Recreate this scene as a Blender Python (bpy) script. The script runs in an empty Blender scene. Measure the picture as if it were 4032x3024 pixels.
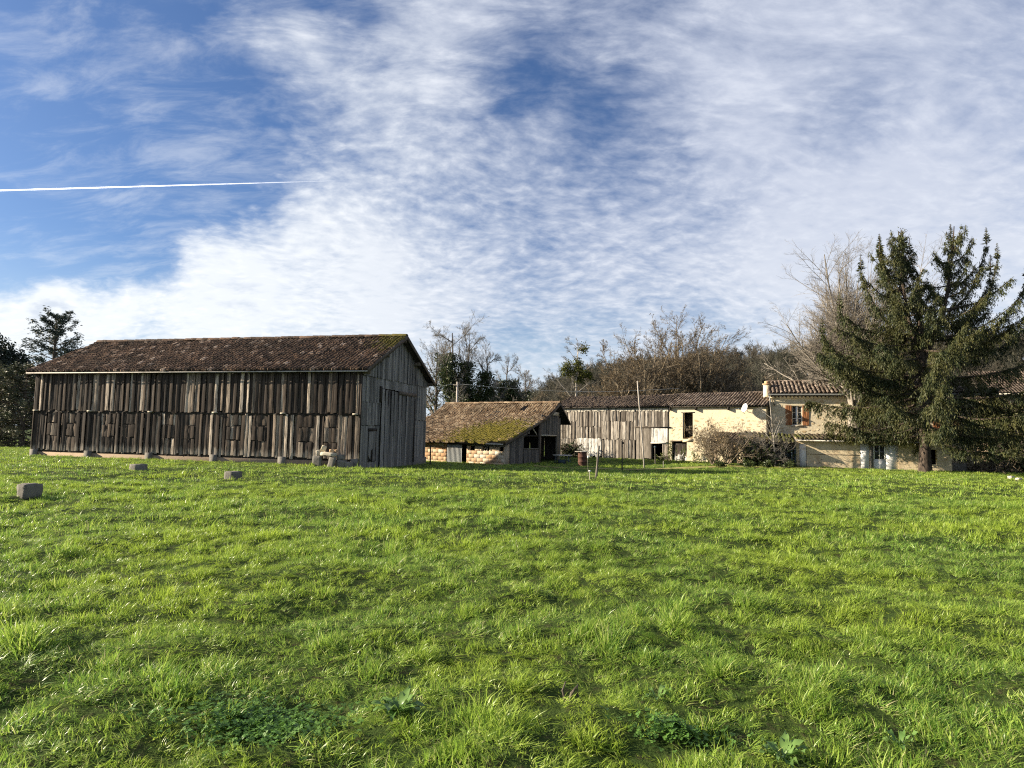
import bpy, math, random
import numpy as np
from mathutils import Vector, Matrix, Euler

rng = np.random.default_rng(7)
random.seed(7)
C = bpy.context.scene.collection
SC = bpy.context.scene
R = math.radians

# ------------------------------------------------------------------ camera
EYE = 1.7
PITCH, ROLL = 0.0781, 0.0196
cam_d = bpy.data.cameras.new('camera')
cam = bpy.data.objects.new('camera', cam_d)
C.objects.link(cam)
cam_d.sensor_fit = 'HORIZONTAL'
cam_d.sensor_width = 36.0
cam_d.lens = 36.0 * 2562.88 / 4032.0
cam_d.clip_start, cam_d.clip_end = 0.1, 40000
cam.matrix_world = Matrix.Translation((0, 0, EYE)) @ Matrix.Rotation(math.pi / 2 + PITCH, 4, 'X') @ Matrix.Rotation(ROLL, 4, 'Z')
SC.camera = cam

# ------------------------------------------------------------------ light
SUN_EL = R(20.5)
SUN_AZ = R(-4)                      # degrees towards the viewer from due left
sdir = Vector((-math.cos(SUN_AZ) * math.cos(SUN_EL), -math.sin(SUN_AZ) * math.cos(SUN_EL), math.sin(SUN_EL)))
sun_d = bpy.data.lights.new('sun', 'SUN')
sun_d.energy, sun_d.angle, sun_d.color = 5.0, R(0.53), (1.0, 0.87, 0.68)
sun = bpy.data.objects.new('sun', sun_d)
C.objects.link(sun)
sun.rotation_euler = sdir.to_track_quat('Z', 'Y').to_euler()
SC.view_settings.view_transform = 'Standard'
SC.view_settings.look = 'None'
SC.view_settings.exposure = 1.38
SC.view_settings.gamma = 1.0
SC.view_settings.use_curve_mapping = False
SC.cycles.filter_width = 1.15
SC.cycles.use_denoising = False
SC.cycles.max_bounces = 6
SC.cycles.transparent_max_bounces = 12


# ------------------------------------------------------------------ node helper
class NT:
    def __init__(s, tree):
        s.t = tree

    def add(s, typ, ins=None, **props):
        n = s.t.nodes.new(typ)
        for k, v in props.items():
            setattr(n, k, v)
        for k, v in (ins or {}).items():
            sock = n.inputs[k]
            if isinstance(v, bpy.types.NodeSocket):
                s.t.links.new(v, sock)
            else:
                sock.default_value = v
        return n

    def math(s, op, a, b=0.0, c=0.0, clamp=False):
        return s.add('ShaderNodeMath', {0: a, 1: b, 2: c}, operation=op, use_clamp=clamp).outputs[0]

    def vmath(s, op, a, b=(0, 0, 0)):
        n = s.add('ShaderNodeVectorMath', {0: a, 1: b}, operation=op)
        return n.outputs[1] if op in ('DOT_PRODUCT', 'LENGTH', 'DISTANCE') else n.outputs[0]

    def scale(s, a, f):
        return s.add('ShaderNodeVectorMath', {0: a, 'Scale': f}, operation='SCALE').outputs[0]

    def smooth(s, v, a, b, lo=0.0, hi=1.0):
        return s.add('ShaderNodeMapRange', {0: v, 1: a, 2: b, 3: lo, 4: hi}, interpolation_type='SMOOTHSTEP').outputs[0]

    def mix(s, f, a, b, blend='MIX'):
        n = s.add('ShaderNodeMix', data_type='RGBA', blend_type=blend)
        for i, v in ((0, f), (6, a), (7, b)):
            if isinstance(v, bpy.types.NodeSocket):
                s.t.links.new(v, n.inputs[i])
            else:
                n.inputs[i].default_value = v if i == 0 else (*v[:3], 1)
        return n.outputs[2]

    def noise(s, vec, scale, detail=4.0, rough=0.55, dist=0.0):
        return s.add('ShaderNodeTexNoise', {'Vector': vec, 'Scale': scale, 'Detail': detail, 'Roughness': rough, 'Distortion': dist}).outputs[0]

    def ramp(s, fac, stops):
        n = s.add('ShaderNodeValToRGB', {0: fac})
        e = n.color_ramp.elements
        while len(e) < len(stops):
            e.new(0.5)
        for el, (p, c) in zip(e, stops):
            el.position = p
            el.color = (*c, 1)
        return n.outputs[0]


# ------------------------------------------------------------------ sky
world = bpy.data.worlds.new('World')
SC.world = world
world.use_nodes = True
wt = NT(world.node_tree)
world.node_tree.nodes.clear()


def pix_dir(px, py):
    """direction seen at a place of the photograph (used for where cloud fields lie in the sky)"""
    u, v = (px - 2016) / 2562.88, (py - 1512) / 2562.88
    cr, sr = math.cos(ROLL), math.sin(ROLL)
    u, v = u * cr + v * sr, -u * sr + v * cr
    c, s = math.cos(PITCH), math.sin(PITCH)
    return Vector((u, c + v * s, s - v * c)).normalized()


tc = wt.add('ShaderNodeTexCoord').outputs['Generated']
sky = wt.add('ShaderNodeTexSky', sky_type='NISHITA', sun_disc=False, sun_elevation=SUN_EL,
             sun_rotation=math.atan2(sdir.x, sdir.y), air_density=1.0, dust_density=1.3, ozone_density=2.2).outputs[0]
SKY = 0.053
skyc = wt.mix(1.0, sky, (SKY * 0.56, SKY * 0.72, SKY * 0.98), 'MULTIPLY')
sep = wt.add('ShaderNodeSeparateXYZ', {0: tc})
zc = wt.math('MAXIMUM', sep.outputs[2], 0.0)
inv = wt.math('DIVIDE', 1.0, wt.math('ADD', zc, 0.30))
px_ = wt.math('MULTIPLY', sep.outputs[0], inv)
py_ = wt.math('MULTIPLY', sep.outputs[1], inv)
plane = wt.add('ShaderNodeCombineXYZ', {0: px_, 1: py_, 2: 0.0}).outputs[0]


def blob(px, py, inner, outer):
    d = wt.vmath('DOT_PRODUCT', tc, tuple(pix_dir(px, py)))
    return wt.smooth(d, math.cos(R(outer)), math.cos(R(inner)))


# where the cloud sheet is thick (+) and where it opens (-): (photo x, y, inner deg, outer deg, weight)
cover = wt.math('ADD', 0.54, 0.0)
for b in ((150, 330, 2, 20, -0.66), (620, 620, 1, 11, -0.34), (330, 650, 1, 11, -0.22), (60, 960, 1, 4.5, -0.75), (380, 985, 1, 4.5, -0.55), (620, 1035, 0, 2.5, -0.3), (-300, 900, 2, 9, -0.5),
          (850, 60, 1, 5, 0.08), (1050, 220, 1, 6, 0.08), (1330, 330, 1, 6, 0.06), (1780, 150, 1, 7, 0.16), (1600, 420, 1, 6, 0.1), (2150, 380, 1, 8, -0.08), (2500, 560, 1, 8, -0.12), (3300, 380, 0, 6, -0.12),
          (1990, 270, 0, 6, -0.16), (1360, 60, 0, 4, -0.16), (1150, 480, 0, 5, -0.10), (1520, 760, 1, 10, 0.02), (300, 835, 0, 2.6, 0.30), (700, 850, 0, 4, 0.22),
          (3700, 600, 8, 26, 0.20), (3100, 100, 4, 14, 0.14), (3500, 1150, 4, 14, 0.22), (3350, 480, 0, 5, -0.16), (2900, 800, 2, 7, 0.08), (0, 1170, 2, 5, 0.8), (350, 1170, 1.5, 4.5, 0.7), (800, 1150, 2, 6, 0.5), (1300, 1120, 3, 9, 0.34),
          (850, 960, 0, 5, 0.26), (1700, 1180, 3, 9, 0.22), (2500, 1180, 3, 9, 0.16), (2750, 1325, 1, 4, -0.20), (2350, 1340, 1, 4, -0.14), (1950, 1350, 1, 5, -0.14), (3050, 1300, 0, 4, -0.14)):
    m = blob(*b[:4])
    cover = wt.math('MULTIPLY_ADD', m, b[4], cover)
warp = wt.add('ShaderNodeTexNoise', {'Vector': plane, 'Scale': 1.3, 'Detail': 3.0}).outputs[1]
pw = wt.vmath('ADD', plane, wt.scale(wt.vmath('SUBTRACT', warp, (0.5, 0.5, 0.5)), 0.22))
mp = wt.add('ShaderNodeMapping', {0: pw, 2: (0, 0, R(62)), 3: (1.0, 2.6, 1.0)}).outputs[0]
md = wt.add('ShaderNodeMapping', {0: pw, 2: (0, 0, R(-25)), 3: (1.0, 1.35, 1.0)}).outputs[0]
n_big = wt.noise(pw, 1.9, 4, 0.5)
n_str = wt.noise(mp, 5.0, 9, 0.64, 0.4)
n_mid = wt.noise(md, 8.5, 5, 0.55, 0.2)
n_dap = wt.noise(md, 24.0, 5, 0.55, 0.15)
hi = wt.smooth(sep.outputs[2], 0.34, 0.52)            # combed cirrus overhead, dappled sheet lower down
tex = wt.math('ADD', wt.math('MULTIPLY', wt.math('SUBTRACT', n_str, 0.5), wt.math('MULTIPLY_ADD', hi, 0.95, 0.30)),
              wt.math('MULTIPLY', wt.math('SUBTRACT', n_dap, 0.5), wt.math('MULTIPLY_ADD', hi, -0.45, 0.95)))
dens = wt.math('MULTIPLY_ADD', wt.math('SUBTRACT', n_big, 0.5), 0.80, cover)
dens = wt.math('MULTIPLY_ADD', wt.math('SUBTRACT', n_mid, 0.5), 0.45, dens)
soft = blob(3750, 600, 6, 24)
tex = wt.math('MULTIPLY', tex, wt.math('MULTIPLY_ADD', soft, -0.15, 0.85))
dens = wt.math('ADD', dens, tex)
alpha = wt.smooth(dens, 0.06, 1.04)
veil = wt.math('MULTIPLY', wt.smooth(wt.math('MULTIPLY_ADD', n_big, 0.5, n_str), 0.66, 1.05), 0.34)
alpha = wt.math('MAXIMUM', wt.math('MULTIPLY', alpha, 0.94), veil)
# the sheet is whiter towards the sun and the horizon, greyer and lilac away from it
toward = wt.vmath('DOT_PRODUCT', tc, tuple(Vector((-0.75, 0.62, 0.05)).normalized()))
tow = wt.smooth(toward, 0.45, 0.97)
low = wt.smooth(sep.outputs[2], 0.40, 0.10)
lit = wt.math('MAXIMUM', tow, wt.math('MULTIPLY', low, 0.50))
ccol = wt.mix(lit, (0.255, 0.275, 0.325), (0.385, 0.40, 0.412))
ccol = wt.mix(wt.math('MULTIPLY', wt.smooth(tex, -0.02, 0.26), 0.6), ccol, wt.mix(lit, (0.33, 0.345, 0.38), (0.45, 0.455, 0.46)))
thick = wt.math('MULTIPLY', wt.smooth(n_mid, 0.56, 0.36), wt.smooth(dens, 0.95, 1.35))
ccol = wt.mix(wt.math('MULTIPLY', thick, 0.7), ccol, (0.25, 0.28, 0.33))
skyc = wt.mix(wt.smooth(sep.outputs[2], 0.26, 0.0, 0.0, 0.75), skyc, (0.27, 0.33, 0.385))
final = wt.mix(alpha, skyc, ccol)
bg = wt.add('ShaderNodeBackground', {0: final, 1: 1.0})
out = wt.add('ShaderNodeOutputWorld', {0: bg.outputs[0]})


# ------------------------------------------------------------------ materials
def material(name):
    m = bpy.data.materials.new(name)
    m.use_nodes = True
    m.node_tree.nodes.clear()
    return m, NT(m.node_tree)


def finish(n, col, rough=0.85, bump=None, bstr=0.4, bdist=0.02, spec=0.25, metal=0.0):
    b = n.add('ShaderNodeBsdfPrincipled', {'Base Color': col if isinstance(col, bpy.types.NodeSocket) else (*col, 1), 'Roughness': rough,
                                          'Specular IOR Level': spec, 'Metallic': metal})
    if bump is not None:
        bn = n.add('ShaderNodeBump', {'Height': bump, 'Strength': bstr, 'Distance': bdist})
        n.t.links.new(bn.outputs[0], b.inputs['Normal'])
    n.add('ShaderNodeOutputMaterial', {0: b.outputs[0]})
    return b


def piece_random(n):
    a = n.add('ShaderNodeObjectInfo').outputs['Random']
    b = n.add('ShaderNodeNewGeometry').outputs['Random Per Island']
    return n.math('FRACT', n.math('ADD', n.math('MULTIPLY', a, 7.31), b))


def wood(name, stops, dark=(0.012, 0.009, 0.007), streak=0.75, stretch=(9, 9, 0.55), wash=None, splash=None):
    m, n = material(name)
    r = piece_random(n)
    p = n.add('ShaderNodeNewGeometry').outputs['Position']
    off = n.add('ShaderNodeCombineXYZ', {0: n.math('MULTIPLY', r, 37.0), 1: n.math('MULTIPLY', r, 91.0), 2: n.math('MULTIPLY', r, 53.0)}).outputs[0]
    q = n.vmath('MULTIPLY', n.vmath('ADD', p, off), stretch)
    base = n.ramp(r, stops)
    g1 = n.noise(q, 2.4, 7, 0.7)
    g2 = n.noise(n.vmath('MULTIPLY', q, (4, 4, 0.8)), 2.0, 4, 0.6)
    c = n.mix(n.math('MULTIPLY', n.smooth(g1, 0.58, 0.40), streak), base, dark)
    c = n.mix(n.smooth(g2, 0.38, 0.75, 0.0, 0.45), c, n.mix(0.45, base, (0.42, 0.38, 0.33)))
    if wash:
        w = n.noise(n.vmath('MULTIPLY', p, (3, 3, 1.0)), 1.5, 5, 0.65)
        c = n.mix(n.smooth(w, 0.38, 0.56, 0.0, 0.9), c, wash)
    if splash:
        w = n.noise(n.vmath('MULTIPLY', p, (7, 7, 0.8)), 1.2, 5, 0.7)
        zz = n.add('ShaderNodeSeparateXYZ', {0: p}).outputs[2]
        f = n.math('ADD', w, n.smooth(zz, 1.25, 0.3, -0.30, 0.12))
        c = n.mix(n.smooth(f, 0.44, 0.64, 0.0, 0.6), c, splash)
    finish(n, c, 0.9, g2, 0.35, 0.01, 0.15)
    return m


M = {}
M['barn_wood'] = wood('barn_wood', [(0, (0.016, 0.010, 0.007)), (0.38, (0.036, 0.024, 0.017)), (0.66, (0.085, 0.060, 0.042)), (0.80, (0.19, 0.14, 0.10)), (0.88, (0.40, 0.32, 0.24)), (1, (0.62, 0.52, 0.41))], streak=0.92, splash=(0.34, 0.30, 0.245))
M['gable_wood'] = wood('gable_wood', [(0, (0.11, 0.108, 0.098)), (0.5, (0.20, 0.196, 0.178)), (1, (0.32, 0.312, 0.285))], (0.03, 0.032, 0.034), 0.6)
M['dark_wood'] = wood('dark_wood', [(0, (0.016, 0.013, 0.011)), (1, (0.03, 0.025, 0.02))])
M['shed_wood'] = wood('shed_wood', [(0, (0.07, 0.068, 0.062)), (0.5, (0.12, 0.115, 0.105)), (1, (0.17, 0.16, 0.145))], (0.03, 0.03, 0.028), 0.6)
M['grey_board'] = wood('grey_board', [(0, (0.06, 0.048, 0.038)), (0.3, (0.17, 0.145, 0.115)), (0.65, (0.34, 0.30, 0.245)), (1, (0.60, 0.55, 0.47))], (0.035, 0.028, 0.022), 0.8)
M['washed_board'] = wood('washed_board', [(0, (0.34, 0.32, 0.28)), (1, (0.52, 0.50, 0.45))], (0.14, 0.12, 0.10), 0.55, wash=(0.68, 0.66, 0.6))
M['pale_board'] = wood('pale_board', [(0, (0.42, 0.39, 0.32)), (1, (0.62, 0.58, 0.48))], (0.2, 0.17, 0.13), 0.4)
M['shutter_wood'] = wood('shutter_wood', [(0, (0.26, 0.10, 0.035)), (1, (0.36, 0.15, 0.055))], (0.10, 0.04, 0.018), 0.5)
M['post_wood'] = wood('post_wood', [(0, (0.16, 0.14, 0.11)), (1, (0.28, 0.25, 0.2))])
M['beam'] = wood('beam', [(0, (0.10, 0.08, 0.06)), (1, (0.16, 0.13, 0.1))])


def tile_mat(name, stops, moss=None, moss_at=None, lichen=0.5):
    m, n = material(name)
    r = piece_random(n)
    p = n.add('ShaderNodeNewGeometry').outputs['Position']
    c = n.ramp(r, stops)
    big = n.noise(p, 0.55, 4, 0.6)
    fine = n.noise(p, 14.0, 5, 0.7)
    c = n.mix(n.smooth(big, 0.58, 0.36, 0.0, 0.45), c, (0.022, 0.018, 0.015))
    c = n.mix(n.smooth(fine, 0.52, 0.70, 0.0, lichen), c, (0.30, 0.27, 0.22))
    c = n.mix(n.smooth(fine, 0.46, 0.30, 0.0, 0.6), c, (0.018, 0.014, 0.011))
    if moss:
        mo = n.noise(p, 3.5, 6, 0.7)
        if moss_at:
            d = n.vmath('DISTANCE', p, moss_at[0])
            f = n.smooth(d, moss_at[1], 0.0, -0.14, 0.34)
            mo = n.math('ADD', mo, f)
        c = n.mix(n.smooth(mo, 0.60, 0.74, 0.0, 0.9), c, moss)
    finish(n, c, 0.95, fine, 0.6, 0.02, 0.1)
    return m


M['barn_tile'] = tile_mat('barn_tile', [(0, (0.035, 0.025, 0.02)), (0.45, (0.075, 0.048, 0.035)), (0.8, (0.125, 0.078, 0.052)), (0.93, (0.19, 0.13, 0.095)), (1, (0.40, 0.31, 0.24))], (0.09, 0.08, 0.02), ((-6.0, 36.0, 7.0), 4.0), 0.5)  # the few palest tiles stand in for sunlit tile lips
M['shed_tile'] = tile_mat('shed_tile', [(0, (0.115, 0.076, 0.044)), (0.5, (0.19, 0.13, 0.08)), (1, (0.34, 0.26, 0.17))], (0.13, 0.115, 0.018), ((-1.4, 44.2, 1.7), 7.0), 0.6)
M['canal_tile'] = tile_mat('canal_tile', [(0, (0.085, 0.064, 0.05)), (0.5, (0.145, 0.108, 0.084)), (1, (0.28, 0.225, 0.18))], None, None, 0.7)
M['dark_canal'] = tile_mat('dark_canal', [(0, (0.06, 0.045, 0.035)), (0.5, (0.10, 0.075, 0.058)), (1, (0.17, 0.13, 0.10))], (0.09, 0.085, 0.03), None, 0.5)
M['moss_tile'] = tile_mat('moss_tile', [(0, (0.07, 0.055, 0.035)), (1, (0.14, 0.11, 0.075))], (0.07, 0.075, 0.02), ((18.5, 44.0, 2.0), 4.0), 0.4)


def mineral(name, c1, c2, stain=(0.2, 0.15, 0.08), sc=3.0, amt=0.5, rough=0.95, bs=0.5, rand=True):
    m, n = material(name)
    p = n.add('ShaderNodeNewGeometry').outputs['Position']
    r = piece_random(n)
    a = n.noise(p, sc, 6, 0.65)
    b = n.noise(p, sc * 7, 5, 0.7)
    c = n.mix(r if rand else 0.5, c1, c2)
    c = n.mix(n.smooth(a, 0.5, 0.72, 0.0, amt), c, stain)
    c = n.mix(n.smooth(b, 0.5, 0.3, 0.0, 0.35), c, tuple(x * 0.55 for x in c1))
    finish(n, c, rough, b, bs, 0.03, 0.2)
    return m


M['plaster'] = mineral('plaster', (0.62, 0.54, 0.38), (0.66, 0.58, 0.41), (0.50, 0.36, 0.19), 1.6, 0.5)
M['stone'] = mineral('stone', (0.58, 0.50, 0.34), (0.46, 0.35, 0.20), (0.38, 0.26, 0.13), 4.0, 0.3)
M['ext_plaster'] = mineral('ext_plaster', (0.64, 0.53, 0.35), (0.64, 0.53, 0.35), (0.46, 0.30, 0.15), 1.3, 0.6, rand=False)
M['white_paint'] = mineral('white_paint', (0.80, 0.79, 0.76), (0.82, 0.81, 0.78), (0.7, 0.67, 0.6), 2.0, 0.2, 0.6, 0.1)
M['brick'] = mineral('brick', (0.44, 0.25, 0.13), (0.54, 0.38, 0.23), (0.54, 0.48, 0.37), 2.0, 0.6)
M['brick_white'] = mineral('brick_white', (0.66, 0.58, 0.44), (0.58, 0.42, 0.26), (0.72, 0.66, 0.55), 2.0, 0.6)
M['mortar'] = mineral('mortar', (0.42, 0.36, 0.27), (0.42, 0.36, 0.27), (0.3, 0.24, 0.17), 4.0, 0.5, rand=False)
M['concrete'] = mineral('concrete', (0.15, 0.14, 0.12), (0.20, 0.185, 0.16), (0.07, 0.065, 0.05), 9.0, 0.7)
M['pale_stone'] = mineral('pale_stone', (0.42, 0.38, 0.30), (0.50, 0.45, 0.35), (0.25, 0.21, 0.15), 6.0, 0.5)
M['plinth'] = mineral('plinth', (0.25, 0.19, 0.13), (0.30, 0.23, 0.16), (0.17, 0.12, 0.08), 4.0, 0.5)
M['rust'] = mineral('rust', (0.085, 0.04, 0.027), (0.09, 0.045, 0.03), (0.16, 0.10, 0.075), 5.0, 0.6, 0.8, 0.3, rand=False)
M['zinc'] = mineral('zinc', (0.36, 0.37, 0.36), (0.40, 0.41, 0.40), (0.22, 0.2, 0.17), 3.0, 0.5, 0.5, 0.1)
M['fascia'] = mineral('fascia', (0.40, 0.38, 0.33), (0.45, 0.42, 0.37), (0.12, 0.10, 0.08), 1.6, 0.8, 0.8, 0.2)
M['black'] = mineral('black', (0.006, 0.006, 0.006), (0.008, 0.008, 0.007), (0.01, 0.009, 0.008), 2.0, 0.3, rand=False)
M['slate_blue'] = mineral('slate_blue', (0.05, 0.075, 0.085), (0.08, 0.11, 0.12), (0.03, 0.03, 0.03), 5.0, 0.5)
M['dish'] = mineral('dish', (0.66, 0.66, 0.64), (0.8, 0.8, 0.78), (0.7, 0.7, 0.66), 4.0, 0.2, 0.5, 0.0, rand=False)
m_, n_ = material('glass')
finish(n_, (0.03, 0.035, 0.04), 0.08, spec=0.6)
M['glass'] = m_


def bark(name, a, b):
    m, n = material(name)
    p = n.add('ShaderNodeNewGeometry').outputs['Position']
    q = n.vmath('MULTIPLY', p, (6, 6, 1.6))
    g = n.noise(q, 2.0, 6, 0.7)
    h = n.noise(p, 1.0, 4, 0.6)
    c = n.mix(n.smooth(g, 0.35, 0.65), a, b)
    c = n.mix(n.smooth(h, 0.5, 0.7, 0, 0.4), c, tuple(x * 0.6 for x in a))
    finish(n, c, 0.95, g, 0.5, 0.02, 0.1)
    return m


M['bark'] = bark('bark', (0.07, 0.055, 0.042), (0.17, 0.14, 0.11))
M['bark_pale'] = bark('bark_pale', (0.16, 0.14, 0.115), (0.33, 0.295, 0.245))
M['bark_brown'] = bark('bark_brown', (0.15, 0.118, 0.08), (0.30, 0.25, 0.18))
M['bark_grey'] = bark('bark_grey', (0.13, 0.12, 0.10), (0.26, 0.24, 0.21))
M['bark_white'] = bark('bark_white', (0.34, 0.30, 0.25), (0.52, 0.47, 0.40))
M['bark_spruce'] = bark('bark_spruce', (0.04, 0.032, 0.026), (0.11, 0.085, 0.066))


def leaf_mat(name, stops, trans=0.3, rough=0.5, patch=(0.5, None), spec=0.3):
    m, n = material(name)
    r = piece_random(n)
    p = n.add('ShaderNodeNewGeometry').outputs['Position']
    c = n.ramp(r, stops)
    if patch[1]:
        w = n.noise(p, patch[0], 5, 0.6)
        c = n.mix(n.smooth(w, 0.40, 0.62, 0, 0.65), c, patch[1])
    b = n.add('ShaderNodeBsdfPrincipled', {'Base Color': c, 'Roughness': rough, 'Specular IOR Level': spec})
    t = n.add('ShaderNodeBsdfTranslucent', {0: c})
    x = n.add('ShaderNodeMixShader', {0: trans, 1: b.outputs[0], 2: t.outputs[0]})
    n.add('ShaderNodeOutputMaterial', {0: x.outputs[0]})
    return m


M['grass'] = leaf_mat('grass_blades', [(0, (0.10, 0.215, 0.034)), (0.45, (0.23, 0.365, 0.06)), (0.87, (0.36, 0.47, 0.085)), (0.95, (0.42, 0.46, 0.16)), (1, (0.50, 0.45, 0.26))], 0.45, 0.36, (0.35, (0.35, 0.45, 0.05)), spec=0.32)
M['clover'] = leaf_mat('clover_leaves', [(0, (0.06, 0.14, 0.022)), (1, (0.13, 0.25, 0.045))], 0.3, 0.4)
M['dock'] = leaf_mat('dock_leaf', [(0, (0.09, 0.18, 0.04)), (1, (0.17, 0.28, 0.07))], 0.3, 0.32, spec=0.5)
M['spruce'] = leaf_mat('spruce_needles', [(0, (0.018, 0.030, 0.010)), (0.6, (0.038, 0.052, 0.015)), (1, (0.08, 0.082, 0.026))], 0.12, 0.6, (0.7, (0.085, 0.08, 0.022)))
M['cedar'] = leaf_mat('cedar_needles', [(0, (0.028, 0.045, 0.032)), (1, (0.075, 0.10, 0.075))], 0.15, 0.6)
M['evergreen'] = leaf_mat('evergreen_leaves', [(0, (0.010, 0.018, 0.010)), (1, (0.022, 0.034, 0.018))], 0.08, 0.6)
M['conifer'] = leaf_mat('conifer_needles', [(0, (0.04, 0.052, 0.03)), (1, (0.10, 0.112, 0.06))], 0.15, 0.6, (0.5, (0.11, 0.095, 0.045)))
M['ivy'] = leaf_mat('ivy_leaves', [(0, (0.022, 0.036, 0.012)), (1, (0.065, 0.085, 0.025))], 0.15, 0.45)
M['mistletoe'] = leaf_mat('mistletoe_leaves', [(0, (0.05, 0.06, 0.01)), (1, (0.13, 0.135, 0.02))], 0.25, 0.5)
M['twig'] = leaf_mat('twig_haze', [(0, (0.10, 0.08, 0.056)), (0.6, (0.17, 0.137, 0.094)), (1, (0.27, 0.225, 0.16))], 0.1, 0.9)
M['twig_pale'] = leaf_mat('twig_pale', [(0, (0.16, 0.125, 0.085)), (0.6, (0.25, 0.205, 0.145)), (1, (0.36, 0.30, 0.22))], 0.1, 0.9)
M['wood_far'] = leaf_mat('far_twigs', [(0, (0.062, 0.056, 0.043)), (0.5, (0.095, 0.085, 0.064)), (1, (0.135, 0.118, 0.088))], 0.1, 0.9, (0.03, (0.066, 0.072, 0.048)))
M['weed'] = leaf_mat('weed_leaves', [(0, (0.06, 0.085, 0.02)), (1, (0.14, 0.16, 0.045))], 0.25, 0.5)
M['dead_leaf'] = leaf_mat('dead_leaves', [(0, (0.12, 0.085, 0.045)), (1, (0.25, 0.185, 0.105))], 0.25, 0.8)

m_, n_ = material('ground_soil')
p_ = n_.add('ShaderNodeNewGeometry').outputs['Position']
a_ = n_.noise(p_, 0.6, 5, 0.6)
b_ = n_.noise(p_, 9.0, 5, 0.7)
c_ = n_.mix(n_.smooth(a_, 0.4, 0.62), (0.03, 0.05, 0.012), (0.045, 0.068, 0.016))
c_ = n_.mix(n_.smooth(b_, 0.5, 0.66, 0, 0.6), c_, (0.06, 0.045, 0.027))
finish(n_, c_, 1.0, b_, 0.8, 0.05, 0.05)
M['soil'] = m_
m_, n_ = material('track_earth')
p_ = n_.add('ShaderNodeNewGeometry').outputs['Position']
a_ = n_.noise(p_, 1.5, 5, 0.65)
finish(n_, n_.mix(n_.smooth(a_, 0.4, 0.62), (0.34, 0.27, 0.13), (0.18, 0.19, 0.05)), 1.0, a_, 0.6, 0.05, 0.05)
M['track'] = m_
m_, n_ = material('hill_floor')
p_ = n_.add('ShaderNodeNewGeometry').outputs['Position']
a_ = n_.noise(p_, 0.15, 5, 0.65)
finish(n_, n_.mix(n_.smooth(a_, 0.4, 0.62), (0.055, 0.045, 0.03), (0.06, 0.065, 0.03)), 1.0, spec=0.0)
M['hill'] = m_


# ------------------------------------------------------------------ numpy value noise and the lie of the land
_lat = np.random.default_rng(3).random((256, 256))


def vn(x, y):
    x, y = np.asarray(x, float), np.asarray(y, float)
    xi, yi = np.floor(x).astype(int), np.floor(y).astype(int)
    fx, fy = x - xi, y - yi
    fx, fy = fx * fx * (3 - 2 * fx), fy * fy * (3 - 2 * fy)
    g = lambda a, b: _lat[a % 256, b % 256]
    return (g(xi, yi) * (1 - fx) * (1 - fy) + g(xi + 1, yi) * fx * (1 - fy) + g(xi, yi + 1) * (1 - fx) * fy + g(xi + 1, yi + 1) * fx * fy) - 0.5


def tz(x, y):
    x, y = np.asarray(x, float), np.asarray(y, float)
    near = np.clip((31 - y) / 6, 0, 1) * np.clip((y + 30) / 10, 0, 1)
    z = near * (0.12 * vn(x / 1.5 + 9, y / 1.3) + 0.12 * vn(x / 0.62, y / 0.6 + 40) + 0.05 * vn(x / 0.3 + 5, y / 0.3 + 3))
    z = z + 0.16 * vn(x / 8 + 3, y / 7 + 8) * np.clip((34 - y) / 10, 0, 1)
    z = z + 0.03 * vn(x / 1.2, y / 1.2 + 77)
    z = z - 0.21 * np.exp(-(np.maximum(np.abs(x - 1.5) - 6.5, 0) / 4) ** 2 - (np.maximum(np.abs(y - 40.0) - 5.5, 0) / 3.0) ** 2)
    return z


def tzf(x, y):
    return float(tz(x, y))


# ------------------------------------------------------------------ mesh helpers
def np_mesh(name, V, F, mat=None, smooth=False):
    """F: an array (n, k), or a list of such arrays / tuples"""
    V = np.asarray(V, np.float32).reshape(-1, 3)
    me = bpy.data.meshes.new(name)
    groups = [F] if isinstance(F, np.ndarray) else [np.asarray(f) for f in F]
    groups = [g.reshape(-1, g.shape[-1]) for g in groups if g.size]
    nl = sum(g.size for g in groups)
    nf = sum(len(g) for g in groups)
    me.vertices.add(len(V))
    me.vertices.foreach_set('co', V.ravel())
    me.loops.add(nl)
    me.polygons.add(nf)
    me.loops.foreach_set('vertex_index', np.concatenate([g.ravel() for g in groups]).astype(np.int32))
    tot = np.concatenate([np.full(len(g), g.shape[1]) for g in groups]).astype(np.int32)
    me.polygons.foreach_set('loop_start', (np.cumsum(tot) - tot).astype(np.int32))
    me.polygons.foreach_set('loop_total', tot)
    if smooth:
        me.polygons.foreach_set('use_smooth', np.ones(nf, bool))
    me.update(calc_edges=True)
    me.validate()
    if mat:
        me.materials.append(mat)
    return me


BOXF = np.array([[0, 3, 2, 1], [4, 5, 6, 7], [0, 1, 5, 4], [1, 2, 6, 5], [2, 3, 7, 6], [3, 0, 4, 7]])


def boxv(x0, x1, y0, y1, z0, z1):
    return np.array([[x0, y0, z0], [x1, y0, z0], [x1, y1, z0], [x0, y1, z0], [x0, y0, z1], [x1, y0, z1], [x1, y1, z1], [x0, y1, z1]], float)


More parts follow.
